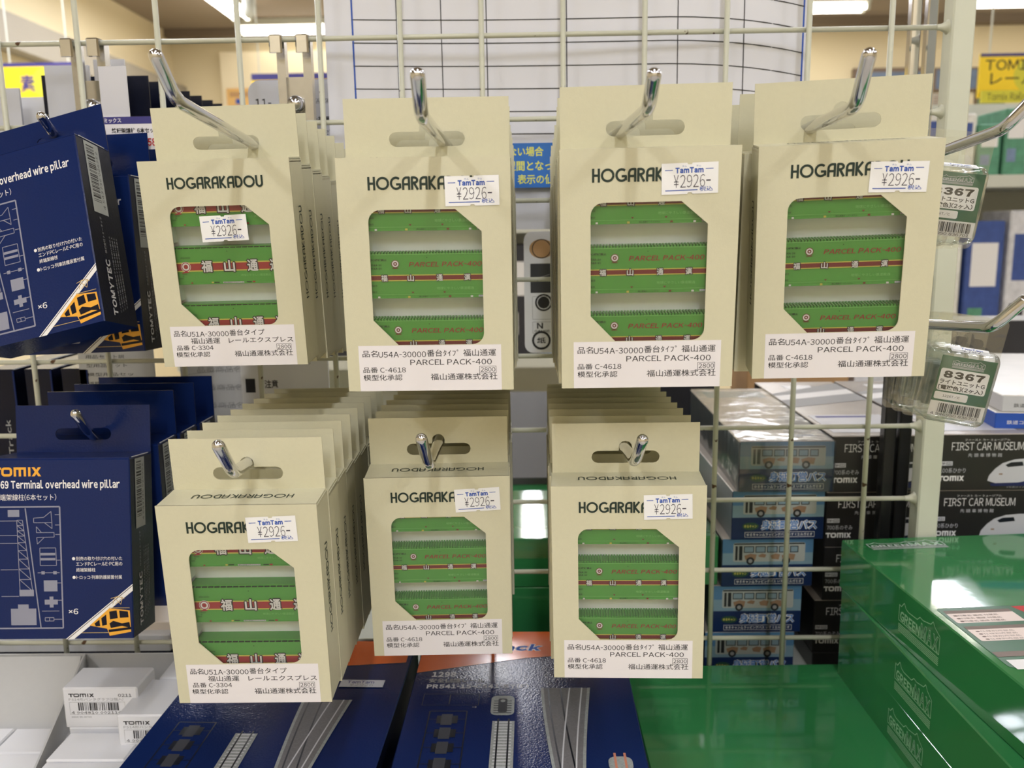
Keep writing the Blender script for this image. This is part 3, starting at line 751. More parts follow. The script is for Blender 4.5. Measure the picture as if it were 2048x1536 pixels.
def train_art(p, f):
    """little yellow line-drawn train in the lower corner"""
    Y = ORANGE
    p.poly([f(640, 1345), f(800, 1215), f(965, 1232), f(972, 1395), f(800, 1425), f(790, 1395), f(780, 1370)], Y)
    for q in ([(800, 1240), (860, 1230), (868, 1290), (805, 1300)], [(880, 1232), (950, 1240), (955, 1285), (885, 1288)], [(680, 1330), (720, 1300), (725, 1350), (690, 1352)], [(735, 1290), (775, 1262), (780, 1340), (742, 1348)],
              [(800, 1330), (830, 1310), (900, 1330), (960, 1320), (968, 1365), (900, 1350), (810, 1365)], [(790, 1378), (972, 1358), (972, 1376), (795, 1398)]):
        p.poly([f(*a) for a in q], NAVY_D)
    for a in (((830, 1185), (850, 1130), (910, 1130), (895, 1185)), ((850, 1185), (905, 1140)), ((895, 1185), (850, 1140)), ((815, 1140), (870, 1125), (925, 1142)), ((575, 1400), (800, 1400)), ((800, 1212), (965, 1212))):
        p.line([f(*q) for q in a], .28, mat('art_line', (196, 168, 110), .5), False)
def blue_front():
    p = P()
    f = lambda x, y: ((x - 990) / 15.2 + 37.5, -(y - 72) / 14.3)
    tomix(p, -35, -9.6, -8.9, -4.8, ORANGE)
    p.text('3069 Terminal overhead wire pillar', -35, -17.2, 32.2, -11.6, WHITE, 0.03)
    p.text('終端架線柱(6本セット)', -34, -22.4, -1.3, -18.9, WHITE, 0.0)
    tower(p)
    for y in (835, 977): x_, y_ = f(526, y); p.disc(x_, y_, .85, WHITE, 14)
    for tx, x0, x1, y0, y1 in (('別売の取り付け穴の付いた', 545, 915, 820, 850), ('エンドPCレールE-PC用の', 545, 915, 862, 892), ('終端架線柱', 545, 698, 906, 936), ('トロッコ·列車防護装置付属', 545, 908, 962, 992)):
        a = f(x0, y1); b = f(x1, y0); p.text(tx, a[0], a[1], b[0], b[1], WHITE, 0.004)
    a = f(475, 1258); b = f(552, 1215); p.text('×6', a[0], a[1], b[0], b[1], WHITE, 0.01)
    p.poly([f(445, 1448), f(512, 1448), f(993, 1082), f(993, 1030)], WHITE); p.poly([f(458, 1447), f(466, 1447), f(993, 1045), f(993, 1039)], NAVY_D)
    train_art(p, f)
    return p
def blue_side():
    p = P()                                               # x = along depth, y = up
    p.rect(6, -39, 17.5, -1.5, mat('barcode_paper', (168, 172, 170), .5)); p.barcode(7.5, -33, 13.5, -3, BLACK, True, 4)
    def T_(x, y): return (11 - (y), x)
    p.T = lambda x, y: (13.5 - y, x)
    p.text('4 543736 026952', -36, -2.6, -5, -.8, BLACK, 0.0, res=1)
    p.T = lambda x, y: (12 - y, x)
    p.text('TOMYTEC', -92, 0, -63, 3.6, LGREY, 0.04); p.text('株式会社トミーテック', -60, 1.2, -41, 2.8, GREY, 0, res=1)
    for i in range(4): p.text('この製品は鉄道模型用です対象年齢15歳以上', -90 + i, -3.2 - i * 1.9, -50, -2.2 - i * 1.9, GREY, 0, res=1)
    return p
MESH['bbody'] = mesh_of(blue_body(), 'box_body'); MESH['btab'] = mesh_of(blue_tab(), 'hang_tab')
MESH['bfront'] = mesh_of(blue_front().s, 'front_print'); MESH['bside'] = mesh_of(blue_side().s, 'side_print')
ls = S(); ls.plate([(-.0005, .0), (.0195, .0), (.0195, .0004), (-.0005, .0004)], [], -.0003, .0003, LGREY); MESH['bflap'] = mesh_of(ls, 'lid_flap')
def blue_box(label, pos, rot, group, full=True):
    t = thing('hanging_box', label, 'box', pos, tuple(R(a) for a in rot), group)
    link('box_body', MESH['bbody'], t); link('hang_tab', MESH['btab'], t)
    link('side_print', MESH['bside'], t, (.0376, 0, 0), RSIDE)
    f = link('lid_flap', MESH['bflap'], t, (.0372, .004, -.0004), (R(0), 0, PI / 2))
    if full: link('front_print', MESH['bfront'], t, (0, 0, 0), FRONT)
    return t
blue_box('blue glossy box tilted forward at the far left, top row', (.0663, -.1189, -.0758), (-13.6, -12.6, -5.5), 'blue overhead wire pillar boxes in the top row')
blue_box('blue glossy box just behind the tilted one in the top row', (.0735, -.0840, -.0866), (-2.4, -1.6, -2.0), 'blue overhead wire pillar boxes in the top row')
blue_box('rearmost blue glossy box of the top row, next to the grid', (.0728, -.0540, -.0870), (-1, .5, 0), 'blue overhead wire pillar boxes in the top row', False)
blue_box('blue glossy box in front at the far left, bottom row', (.0786, -.1261, -.2325), (-8.0, 0.4, 1.0), 'blue overhead wire pillar boxes in the bottom row')
for k, nm in ((1, 'second'), (2, 'third'), (3, 'fourth')):
    blue_box('blue glossy box at the lower left, %s from the front' % nm, (.0788 + .001 * k, -.1261 + .0288 * k + .004, -.2332 - .0006 * k), (-1, 0, .5), 'blue overhead wire pillar boxes in the bottom row', False)
hook('chrome hook through the tilted blue box in the top row', tuple(aty(112, 276, -.078)), tuple(aty(104, 263, -.094)), tuple(aty(83, 233, -.103)), -.10)
hook('chrome hook through the blue boxes in the bottom row', tuple(aty(187, 872, -.098)), tuple(aty(172, 858, -.116)), tuple(aty(151, 828, -.125)), -.25)

# price card hanging over the blue boxes
pc = thing('price_card', 'white price card with an indigo header between the blue and cream cartons', 'price card', tuple(aty(203, 300, -.052)))
a = aty(203, 300, -.052); b = aty(330, 232, -.052); wc = (b.x - a.x) * 1000; hc = (b.z - a.z) * 1000
q = S(); q.box(0, wc / 1000, 0, .0006, 0, hc / 1000, LABEL); q.build('card', pc)
p = P(); p.rect(0, hc * .78, wc, hc, PURP); p.text('トミックス', 1, hc * .82, 13, hc * .96, WHITE, 0.02)
p.text('終端架線柱 6本セット', 7, hc * .50, 34, hc * .66, BLACK, 0.03); p.text('58', 27.2, hc * .10, 32, hc * .34, RED, 0.03)
p.build('card_print', pc, (0, 0, 0), FRONT)
q = S(); q.box(.002, .018, .0008, .0012, hc / 1000 - .002, .046, mat('frosted_sleeve', (206, 206, 212), .3)); q.build('sleeve', pc)

# ------------------------------------------------------------------ things hanging on the far side of the grid
# chrome slotted brackets hooked over the top wire
def bracket(label, x, pz=.0):
    t = thing('slotted_bracket', label, 'bracket', (x, .006, 0), group='zinc brackets hooked over the top wire')
    for dx in (-.0082, .0082):
        q = S(); q.box(dx - .0026, dx + .0026, -.001, .006, -.095, .001, ZINC); q.build('upright', t)
        q = S(); q.box(dx - .0045, dx + .0035, -.0088, .001, .0005, .0022, CHROME); q.bbox(dx - .0045, dx + .0035, -.0106, -.0084, -.0085, .0024, CHROME, .0009); q.build('over_wire_hook', t)
    q = S(); q.box(-.0056, .0056, .002, .0035, -.095, -.021, ZINC); q.build('web_plate', t)
    q = S(); q.tube([(0, .003, -.038), (0, -.002, -.038)], .0055, CHROME, 14, dome=True); q.build('dome_bolt', t, smooth=True)
bracket('zinc double bracket over the top wire at the far left', .0515)
bracket('zinc double bracket over the top wire above the top-left carton', .1815)
# chrome square uprights behind the right end
for i, (u, lb) in enumerate(((1835, 'left one of two chrome square bars behind the right end of the grid'), (1868, 'right one of two chrome square bars behind the right end of the grid'))):
    a = aty(u, 0, .022)
    t = thing('square_bar', lb, 'bar', (a.x - .001, .022, 0), group='chrome square bars')
    q = S(); q.bbox(-.0033, .0033, -.0033, .0033, -.16, .14, CHROME, .0008); q.build('chrome_length', t)
    q = S(); q.bbox(-.0042, .0042, -.0042, .0042, BASE, -.16, mat('dark_reflection_paint', (22, 22, 24), .3), .0008); q.build('dark_reflection_length', t)  # same chrome bar lower down, its dark reflections painted in as black

# ruled paper sheet
def sheet():
    t = thing('ruled_sheet', 'white ruled order sheet with blue margins hung behind the grid', 'paper', (0, 0, 0))
    x0, x1, z0, z1, N = .200, .508, -.118, .115, 24
    yy = lambda x: .014 + .004 * math.sin((x - x0) / (x1 - x0) * PI * 1.6) + (.012 * max(0, (x - .45) / .058) ** 2)
    zz = lambda x: -.004 * max(0, (x - .42) / .09) ** 1.5
    q = S()
    for i in range(N + 1):
        x = x0 + (x1 - x0) * i / N; q.v += [(x, yy(x), z0 + zz(x)), (x, yy(x), z1), (x, yy(x) + .0003, z0 + zz(x)), (x, yy(x) + .0003, z1)]
        if i:
            b = 4 * (i - 1); q.f += [[b, b + 4, b + 5, b + 1], [b + 3, b + 7, b + 6, b + 2]]; q.m += [0, 0]
    q.mats = [mat('sheet_paper', (222, 222, 228), .55)]; q.build('paper', t, smooth=True)
    q = S()
    def ribbon(pts, wd, m):
        for i in range(len(pts) - 1):
            (ax, az), (bx, bz) = pts[i], pts[i + 1]
            L = math.hypot(bx - ax, bz - az); nx, nz = -(bz - az) / L * wd / 2, (bx - ax) / L * wd / 2
            q.add([(ax + nx, yy(ax) - .0002, az + nz), (ax - nx, yy(ax) - .0002, az - nz), (bx - nx, yy(bx) - .0002, bz - nz), (bx + nx, yy(bx) - .0002, bz + nz)], [[0, 1, 2, 3]], m)
    cols = [aty(u, 60, .014).x for u in (703, 791, 880, 971, 1132, 1353, 1484)]
    for j in range(16):
        z = .112 - j * .0140
        xs = [cols[0] + (.504 - cols[0]) * i / 20 for i in range(21)]
        ribbon([(x, z + 1.8 * zz(x) - .012 * (x - .24)) for x in xs], .0006, BLACK)
    for x in cols[1:]: ribbon([(x, .115), (x + .001, -.115)], .0006, BLACK)
    ribbon([(cols[0], .115), (cols[0] + .001, -.115)], .0011, TBLUE); ribbon([(.504, .115), (.5035, -.115)], .0011, TBLUE)
    q.build('ruling', t)
    a = aty(1012, 376, .011); b = aty(1150, 284, .011); wd = (b.x - a.x) * 1000; h = (b.z - a.z) * 1000
    p = P(); p.rect(0, 0, wd, h, mat('notice_blue', (36, 108, 190), .5))
    ny = mat('notice_yellow', (226, 226, 96), .5)
    p.text('ない場合', 2.0, h * .70, 24.5, h * .92, ny, 0.02); p.text('週間となっ', .6, h * .38, 30, h * .60, ny, 0.02); p.text('表示の値', 7.5, h * .08, 31, h * .30, ny, 0.02)
    p.build('blue_notice', t, (a.x, .0125, a.z), FRONT)
sheet()

def hang_pack(name, label, cat, u0, v0, u1, v1, y, m, draw=None, th=.002, rad=.0, group=None):
    a = aty(u0, v1, y); b = aty(u1, v0, y); wd = b.x - a.x; h = b.z - a.z
    t = thing(name, label, cat, (a.x, y, a.z), group=group)
    q = S()
    if rad: q.plate(rrect(0, wd, 0, h, rad), [], 0, th, m)
    else: q.box(0, wd, 0, th, 0, h, m)
    q.build('card', t)
    if draw: p = P(); draw(p, wd * 1000, h * 1000); p.build('print', t, (0, 0, 0), FRONT)
    return t
def d11(p, W_, h):
    p.text('11-', W_ * .07, h * .82, W_ * .24, h * .88, BLACK, .01); p.frame(W_ * .60, h * .845, W_ * .88, h * .875, .15, BLACK); p.text('N-GAUGE', W_ * .62, h * .85, W_ * .86, h * .87, BLACK)
    p.text('方向転換装置', W_ * .45, h * .70, W_ * .86, h * .76, BLACK, .02); p.text('電動(文字)', W_ * .5, h * .62, W_ * .86, h * .67, BLACK, .0)
SLV = mat('silver_card', (196, 198, 206), .35)
hang_pack('hanging_card', 'silver round-cornered card marked 11- behind the top-left bracket', 'card', 514, 158, 684, 460, .045, SLV, d11, .002, .008)
hang_pack('hanging_card', 'plain pale card at the far left edge behind the grid', 'card', -60, 176, 37, 420, .05, SLV)
hang_pack('hanging_card', 'white blank card under the far left yellow sign', 'card', 37, 194, 88, 420, .07, WCARD)
hang_pack('hanging_card', 'tall pale card behind the far left bracket', 'card', 119, 130, 176, 430, .03, SLV)
hang_pack('hanging_card', 'tall frosted plastic sleeve right of the far left bracket', 'sleeve', 203, 118, 247, 300, .028, mat('frosted_sleeve', (206, 206, 212), .3))
def navy_back(label, u, v, y, group, wd=.075):
    a = aty(u, v, y)
    t = thing('hanging_box', label, 'box', (a.x - wd, y, a.z), group=group)
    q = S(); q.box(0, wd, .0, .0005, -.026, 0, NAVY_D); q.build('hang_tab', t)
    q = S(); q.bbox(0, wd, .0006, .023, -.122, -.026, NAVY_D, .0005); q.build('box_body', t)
for i, (u, v) in enumerate(((296, 151), (326, 163), (350, 173), (379, 182), (403, 191), (425, 200), (444, 207))):
    navy_back('dark navy box receding behind the grid above the top-left cartons, %s from the left' % ORD[i], u, v, .045 + .0245 * i, 'navy boxes receding behind the grid', .060)
navy_back('dark navy box behind the grid at the far left', 130, 150, .05, 'navy boxes at the far left behind the grid', .0165)

# white card pack with gauge marks in the central gap
def dN(p, W_, h):
    p.T = lambda x, y: (x - W_ * .215, y)
    p.disc(W_ * .62, h * .86, W_ * .28, BROWN, 20, W_ * .22); p.ring(W_ * .62, h * .86, W_ * .20, W_ * .22, BLACK)
    p.rect(W_ * .36, h * .50, W_ * .95, h * .74, mat('dark_photo', (52, 54, 58), .4)); p.line([(W_ * .5, h * .62), (W_ * .8, h * .65)], .4, GREY)
    p.frame(W_ * .40, h * .28, W_ * .95, h * .47, .15, BLACK); p.disc(W_ * .66, h * .42, W_ * .14, BLACK, 12); p.ring(W_ * .66, h * .42, W_ * .16, W_ * .2, BLACK)
    p.frame(W_ * .40, h * .165, W_ * .90, h * .26, .15, BLACK); p.text('N', W_ * .50, h * .203, W_ * .64, h * .252, BLACK, .03); p.text('GAUGE', W_ * .44, h * .175, W_ * .80, h * .192, BLACK, .02)
    p.ring(W_ * .60, h * .105, W_ * .17, W_ * .22, BLACK); p.text('紙', W_ * .5, h * .08, W_ * .7, h * .13, BLACK, .02); p.text('台紙', W_ * .5, h * .03, W_ * .68, h * .05, BLACK)
hang_pack('hanging_card', 'white card with a brown oval badge and letter N in the central gap', 'card', 1050, 462, 1135, 706, .04, WCARD, dN, .002, .006)
# text packs behind the gaps on the left
def dT(p, W_, h):
    r = random.Random(4)
    for i in range(7):
        p.text('鉄道模型用品セット説明書'[i % 5:i % 5 + 6], W_ * .1, h * (.08 + .12 * i), W_ * r.uniform(.6, .9), h * (.13 + .12 * i), BLACK, 0, res=1)
hang_pack('hanging_card', 'dim white instruction card behind the lower left blue boxes', 'card', 165, 650, 300, 800, .03, GREYC, dT)
def dT2(p, W_, h):
    for i in range(6):
        p.line([(W_ * .02, h * (.1 + .15 * i)), (W_ * .98, h * (.16 + .15 * i))], .15, BLACK)
        p.text('品番商品名', W_ * .25, h * (.12 + .15 * i), W_ * .9, h * (.17 + .15 * i), GREY, 0, res=1)
    p.disc(W_ * .85, h * .12, .6, BLACK, 10)
hang_pack('hanging_card', 'slanted white list card in the gap under the top-left cartons', 'card', 372, 640, 490, 880, .05, GREYC, dT2)
def dT3(p, W_, h):
    p.frame(W_ * .03, h * .62, W_ * .8, h * .97, .2, BLACK)
    for i in range(5): p.text('・組立時の注意事項と使用方法', W_ * .06, h * (.66 + .06 * i), W_ * .76, h * (.69 + .06 * i), BLACK, 0, res=1)
    p.rect(W_ * .05, h * .42, W_ * .16, h * .52, BLACK); p.text('ご注意', W_ * .2, h * .45, W_ * .42, h * .51, BLACK, .02); p.disc(W_ * .1, h * .33, 1, BLACK, 12)
hang_pack('hanging_card', 'white notice card with black symbols in the gap under the top-left cartons', 'card', 492, 620, 650, 900, .035, WCARD, dT3)

# navy track boxes standing on end behind the lower left
def stand_box(label, u, v, y, wd=.019):
    a = aty(u, v, y)
    t = thing('track_box', label, 'box', (a.x, y, -.4053), group='navy track boxes standing behind the lower left')
    q = S(); q.bbox(0, wd, 0, .10, 0, .196, NAVY_D, .0006); q.build('carton', t)
    p = P(); p.T = lambda x, y: (wd * 500 + 2 - y, x); p.text('1298 TOMIX Fine Track', 60, -1.5, 160, 2.2, GREY, 0.02)
    p.build('spine_lettering', t, (0, 0, 0), FRONT)
    q = S(); q.box(wd - .0008, wd + .0003, -.0003, .0004, .001, .195, NAVY); q.build('blue_edge', t)
stand_box('navy track box standing on end at the far lower left', -8, 900, .03)
stand_box('navy track box standing on end, second from the lower left', 66, 900, .03)
stand_box('navy track box standing on end, third from the lower left', 138, 900, .03)

# ------------------------------------------------------------------ clear blister packs on the right
def blister():
    s = S(); n = len(s.v)
    w2, h2, r = 14.5, 18.5, 4
    prof = [(0, 0, 0), (0, 0, 6.0), (-1.0, -1.0, 8.6), (-3.5, -3.5, 9.6)]
    rings = []
    for dx, dz, yy in prof:
        rr = rrect(-w2 - dx * .6, w2 + dx * .6, -h2 - dz * .6, h2 + dz * .6, r, 4)
        rings.append([(a / 1000, -yy / 1000, b / 1000) for a, b in rr])
    N = len(rings[0])
    for rg in rings: s.v += rg
    k = s.mi(CLEAR)
    for i in range(len(rings) - 1):
        for j in range(N): s.f.append([i * N + j, i * N + (j + 1) % N, (i + 1) * N + (j + 1) % N, (i + 1) * N + j]); s.m.append(k)
    s.f.append([3 * N + j for j in range(N)]); s.m.append(k)
    return s
MESH['blister'] = mesh_of(blister(), 'clear_blister', True)
bb = S(); bb.plate(rrect(-.0165, .0165, -.0205, .0345, .003), [[(a, b + .021) for a, b in slot_outline(0, 7.5, 2.6, 2.6, 5.2)]], 0, .0003, CLEAR); MESH['bback'] = mesh_of(bb, 'backing_sheet')
def blabel():
    p = P(); D_ = mat('label_green', (38, 98, 72), .45); Wp = WHITE
    p.rect(-12.6, -7.6, 12.6, 15, D_); p.rect(-12.6, -15, 12.6, -7.6, Wp)
    greenmax(p, -7.2, 9.4, 14.6, 4.2, LGREY, D_, True)
    p.rrect(-11.6, -2.2, 10.6, 8.8, 1, Wp); p.text('8367', -10.0, 4.2, 8.8, 7.8, BLACK, 0.06); p.text('ライトユニットG', -11.0, 1.2, 9.8, 3.5, BLACK, 0.03); p.text('[電球色](2ヶ入)', -11.0, -1.7, 9.6, .7, BLACK, 0.03)
    p.rrect(-11.8, -6.6, 3.6, -2.9, .8, Wp); p.text('1226T/C', -8, -5.4, 0, -4.0, BLACK, 0.01)
    p.barcode(-8.6, -13.0, 11.4, -8.4, BLACK, False, 6); p.text('4 946950 836701', -11.4, -14.6, 10.8, -13.3, BLACK, 0.0)
    return p
MESH['blabel'] = mesh_of(blabel().s, 'label_card')
ps = P(); ps.rect(-9, -2.6, 9, 2.6, STICK); ps.text('TamTam', -4, .4, 6, 1.8, TBLUE, .04); ps.text('¥762', -4, -1.8, 5, .4, PRICE); MESH['psmall'] = mesh_of(ps.s, 'price_sticker')
bi = S(); bi.bbox(-.009, .009, -.006, -.002, -.012, .010, mat('inner_grey', (176, 184, 180), .4), .001); MESH['binner'] = mesh_of(bi, 'inner_part')
def blister_pack(label, pos, rot, group, full=True):
    t = thing('blister_pack', label, 'blister pack', pos, tuple(R(a) for a in rot), group)
    link('backing_sheet', MESH['bback'], t); link('clear_blister', MESH['blister'], t)
    if not full: link('inner_part', MESH['binner'], t); return
    link('label_card', MESH['blabel'], t, (0, -.0088, 0), FRONT)
    link('price_sticker', MESH['psmall'], t, (0, -.006, .0182), (R(20), 0, 0))
PK2 = aty(1930, 775, -.150); PK1 = aty(1908, 406, -.135)
for k in range(4):
    nm = ('frontmost', 'second', 'third', 'rearmost')[k]
    blister_pack('%s clear blister pack on the lower right hook%s' % (nm, ', with a green barcode label' if k == 0 else ''), (PK2.x + .0015 * k, PK2.y + .012 * k * 1.4 + .0088, PK2.z - .001 * k), (4, 9 - 2 * k, -8), 'clear packs on the lower right hook', k == 0)
for k in range(3):
    nm = ('frontmost', 'second', 'rearmost')[k]
    blister_pack('%s clear blister pack on the upper right hook%s' % (nm, ', with a green barcode label' if k == 0 else ''), (PK1.x + .001 * k, PK1.y + .017 * k + .0088, PK1.z - .001 * k), (4, 7 - 2 * k, -6), 'clear packs on the upper right hook', k == 0)
hook('chrome hook at the upper right edge holding clear packs', (.5182, -.150, -.0853), (.5180, -.200, -.0812), (.5246, -.206, -.0705), -.10)
hook('chrome hook at the right holding clear packs, its tip green with reflections', (.5190, -.150, -.1655), (.5196, -.200, -.1614), (.5275, -.207, -.1498), -.20)

# ------------------------------------------------------------------ boxed buses and train noses behind the grid
def bus_front():
    p = P(); W_, h = 66, 36.5
    p.rect(.3, -20, W_ - .3, -.3, SKY); p.rect(.3, -20, W_ - .3, -11, BUSL); p.rect(.3, -h + .3, W_ - .3, -20, BUSB)
    p.rrect(8, -17.6, 60, -3.2, 1.4, BUSW); p.rect(8.5, -4.6, 59.5, -3.6, BUSD)
    p.rect(9.5, -16.5, 11.2, -5.6, BUSD); p.rect(12.2, -16.5, 14.6, -5.6, BUSD)
    for a, b in ((15.6, 23), (24, 31.4), (32.4, 40), (41, 48), (49, 55)): p.rect(a, -10.8, b, -5.8, BUSD); p.rect(a + .6, -10.2, b - .6, -6.4, mat('bus_window', (128, 150, 160), .3))
    for a, b, c in ((17, 24, -16), (27, 31, -14), (36, 41, -15.5), (44, 52, -16)): p.poly([(a, c), (b, c - .6), (b + 1, -12.2), ((a + b) / 2, -11.4), (a - 1, -13)], BUSO)
    for xc in (20.5, 46.5): p.disc(xc, -17.0, 2.9, BUSD, 18); p.disc(xc, -17.0, 1.5, GREY, 14)
    for dx, dy in ((-.3, 0), (.3, 0), (0, .3), (0, -.3)): p.text('身延町営バス', 21 + dx, -29.4 + dy, 61 + dx, -22 + dy, WHITE, 0.05)
    p.text('身延町営バス', 21, -29.4, 61, -22, mat('bus_title_blue', (60, 120, 190), .4), 0.02)
    p.disc(13.5, -26.5, 6, mat('badge_green', (48, 80, 60), .4), 18, 2.8); p.text('ゆるキャン', 9, -27.6, 18, -25.4, CYEL, 0.02)
    p.frame(9.5, -34.8, 59.5, -30.8, .25, WHITE); p.text('ゆるキャン△ラッピングバス いすゞエルガミオ', 11, -34, 58, -31.6, WHITE, 0.01, res=1)
    return p
MESH['busf'] = mesh_of(bus_front().s, 'front_print')
MESH['busfc'] = None
q = S(); q.bbox(0, .066, 0, .20, 0, .0363, BUSB, .0006, mt=mat('bus_lid_photo', (196, 188, 180), .3, noise=.35, nscale=22), ms=mat('bus_side', (110, 120, 128), .3, noise=.3, nscale=30)); MESH['busb'] = mesh_of(q, 'carton')
q = S(); q.bbox(-.0008, .0668, -.0008, .2008, .0, .0371, WRAP, .001); MESH['wrap'] = mesh_of(q, 'shrink_wrap')
BX = [(.4748, .030, -1.0), (.4712, .032, .5), (.4655, .034, .6), (.4590, .036, 0), (.4550, .036, 0)]
BN = ['topmost, shrink wrapped', 'second from the top', 'third from the top', 'fourth from the top', 'lowest']
for i, (x, y, yaw) in enumerate(BX):
    t = thing('bus_box', 'light blue boxed toy bus in the stack behind the grid, ' + BN[i], 'box', (x, y, -.267 - .0366 * (i + 1)), (0, 0, R(yaw)), 'blue bus boxes stacked behind the grid')
    link('carton', MESH['busb'], t); link('front_print', MESH['busf'], t, (0, 0, .0365), FRONT)
    if i == 0: link('shrink_wrap', MESH['wrap'], t)
    if i == 0:
        p = P(); p.rect(38, 14, 58, 22, STICK); p.rect(8, 160, 60, 190, BUSL); p.text('¥2200', 40, 15, 56, 20, TBLUE); p.build('price_sticker', t, (0, 0, .0363), TOPF)
def nose_front(kind):
    p = P(); W_, h = 74, 42
    p.rect(.3, -h + .3, W_ - .3, -.3, FCM2) if False else None
    p.text('ファースト カー ミュージアム', 18, -5.4, 50, -3.9, WHITE, 0, res=1)
    p.text('FIRST CAR MUSEUM', 9, -12.4, 60, -6.4, WHITE, -.006); p.text('先 頭 車 博 物 館', 21, -17.4, 45, -14.6, LGREY, 0, res=1)
    p.rect(1.4, -23.6, 10.4, -20.4, LGREY); p.text('FM-022' if kind else 'FM-021', 2, -23.1, 9.8, -21, BLACK, .02)
    p.text('700系のぞみ' if kind else '100系ひかり', 1.5, -29, 20, -25.4, LGREY, 0); tomix(p, .8, -35, 19.2, -31.2, WHITE)
    if kind: nz = [(41.5, -33), (41.5, -30), (44, -25.5), (49, -22), (56, -20), (66, -19.5), (73.6, -20), (73.6, -31), (60, -33.5), (50, -35.5), (42, -35.5)]
    else: nz = [(36, -35), (37, -31), (41, -26), (46, -22), (54, -19.4), (64, -18.5), (73.6, -18.5), (73.6, -34), (58, -36.5), (42, -37)]
    p.poly(nz, LGREY); p.poly([(48, -23.4), (52, -21.4), (60, -21), (61, -24), (50, -25)], DARK)
    p.poly([(nz[0][0] + 2, nz[-1][1]), (nz[-2][0], nz[-2][1]), (73.6, -33.5), (73.6, -39), (nz[0][0] + 3, -39)], mat('nose_navy', (22, 34, 84), .4)); p.rect(44, -30.6, 46.5, -29.6, BUSO)
    p.text('※写真はイメージ', 50, -40.6, 68, -39.2, GREY, 0, res=1)
    return p
MESH['nose1'] = mesh_of(nose_front(True).s, 'front_print'); MESH['nose0'] = mesh_of(nose_front(False).s, 'front_print')
q = S(); q.bbox(0, .074, 0, .22, 0, .0417, FCM, .0006, mt=mat('train_lid_photo', (176, 168, 160), .25, noise=.4, nscale=18)); MESH['fcm'] = mesh_of(q, 'carton')
for c, (cx, cy, kind, nmc) in enumerate(((.5438, .042, True, 'left'), (.6210, .044, False, 'right'))):
    for i in range(4):
        rk = ('topmost', 'second from the top', 'third from the top', 'lowest')[i]
        t = thing('train_box', 'black train nose box, %s stack behind the grid post, %s' % (nmc, rk), 'box', (cx - .002 * i + (.003 if i == 2 else 0), cy + .001 * i, -.2665 - .042 * (i + 1)), (0, 0, R(-.5)), 'black train nose boxes stacked behind the grid')
        link('carton', MESH['fcm'], t); link('front_print', MESH['nose1' if kind else 'nose0'], t, (0, 0, .042), FRONT)
        if i == 0:
            p = P(); p.rect(4, 10, 60, 70, LGREY); p.rect(8, 60, 50, 66, PURP); p.rect(20, 180, 46, 200, STICK); p.poly([(0, 100), (74, 130), (74, 210), (0, 160)], GREY); p.poly([(0, 130), (74, 160), (74, 180), (0, 150)], WHITE)
            p.build('lid_print', t, (0, 0, .0418), TOPF)
    s = S(); s.bbox(cx - .006, cx + .070, cy + .002, .25, BASE, -.4346, FCM, .0006)
    tag(s.build('flat_carton'), 'thin black carton under the %s stack of train boxes' % nmc, 'box')
# white and blue flat boxes on top at the right
for i, (dx, lb, m) in enumerate(((0, 'white and navy flat box lying on the right black stack', TBLUE), (0.004, 'white flat box lying topmost on the right black stack', LGREY))):
    t = thing('flat_box', lb, 'box', (.668 + dx, .060, -.2665 + .0125 * i), (0, 0, R(-8)))
    q = S(); q.bbox(0, .12, 0, .22, 0, .0120, m, .0006, mt=mat('flat_lid', (220, 216, 208), .25, noise=.1, nscale=30)); q.build('carton', t)
    p = P(); p.text('鉄道コレクション専用ケース', 8, 3, 60, 6, WHITE if i == 0 else BLACK, 0, res=1); p.build('side_lettering', t, (0, 0, 0), FRONT)
# row of boxes further behind on the table
for i, (x0, x1, h, m, lb) in enumerate(((.40, .47, .19, CM[3], 'black upright box behind the blue bus stack'), (.475, .545, .17, CM[3], 'second black upright box behind the bus stack'), (.58, .63, .215, BROWN, 'plain brown cardboard box behind the black stacks'), (.632, .70, .21, BROWN, 'wider brown cardboard box behind the black stacks'), (.71, .80, .20, CM[0], 'grey upright box behind the right black stack'), (.81, .95, .22, CM[3], 'black upright box at the far right behind the packs'))):
    q = S(); q.bbox(x0, x1, .40 + .01 * i, .50, BASE, BASE + h, m, .001, mt=BROWN if m is BROWN else GREYC)
    o = tag(q.build('upright_box'), lb, 'box')
    p = P(); p.rect(8, 20, (x1 - x0) * 1000 - 8, 60, WHITE if m is not BROWN else CREAM_IN); p.build('print', o, (x0, .40 + .01 * i, BASE), FRONT)

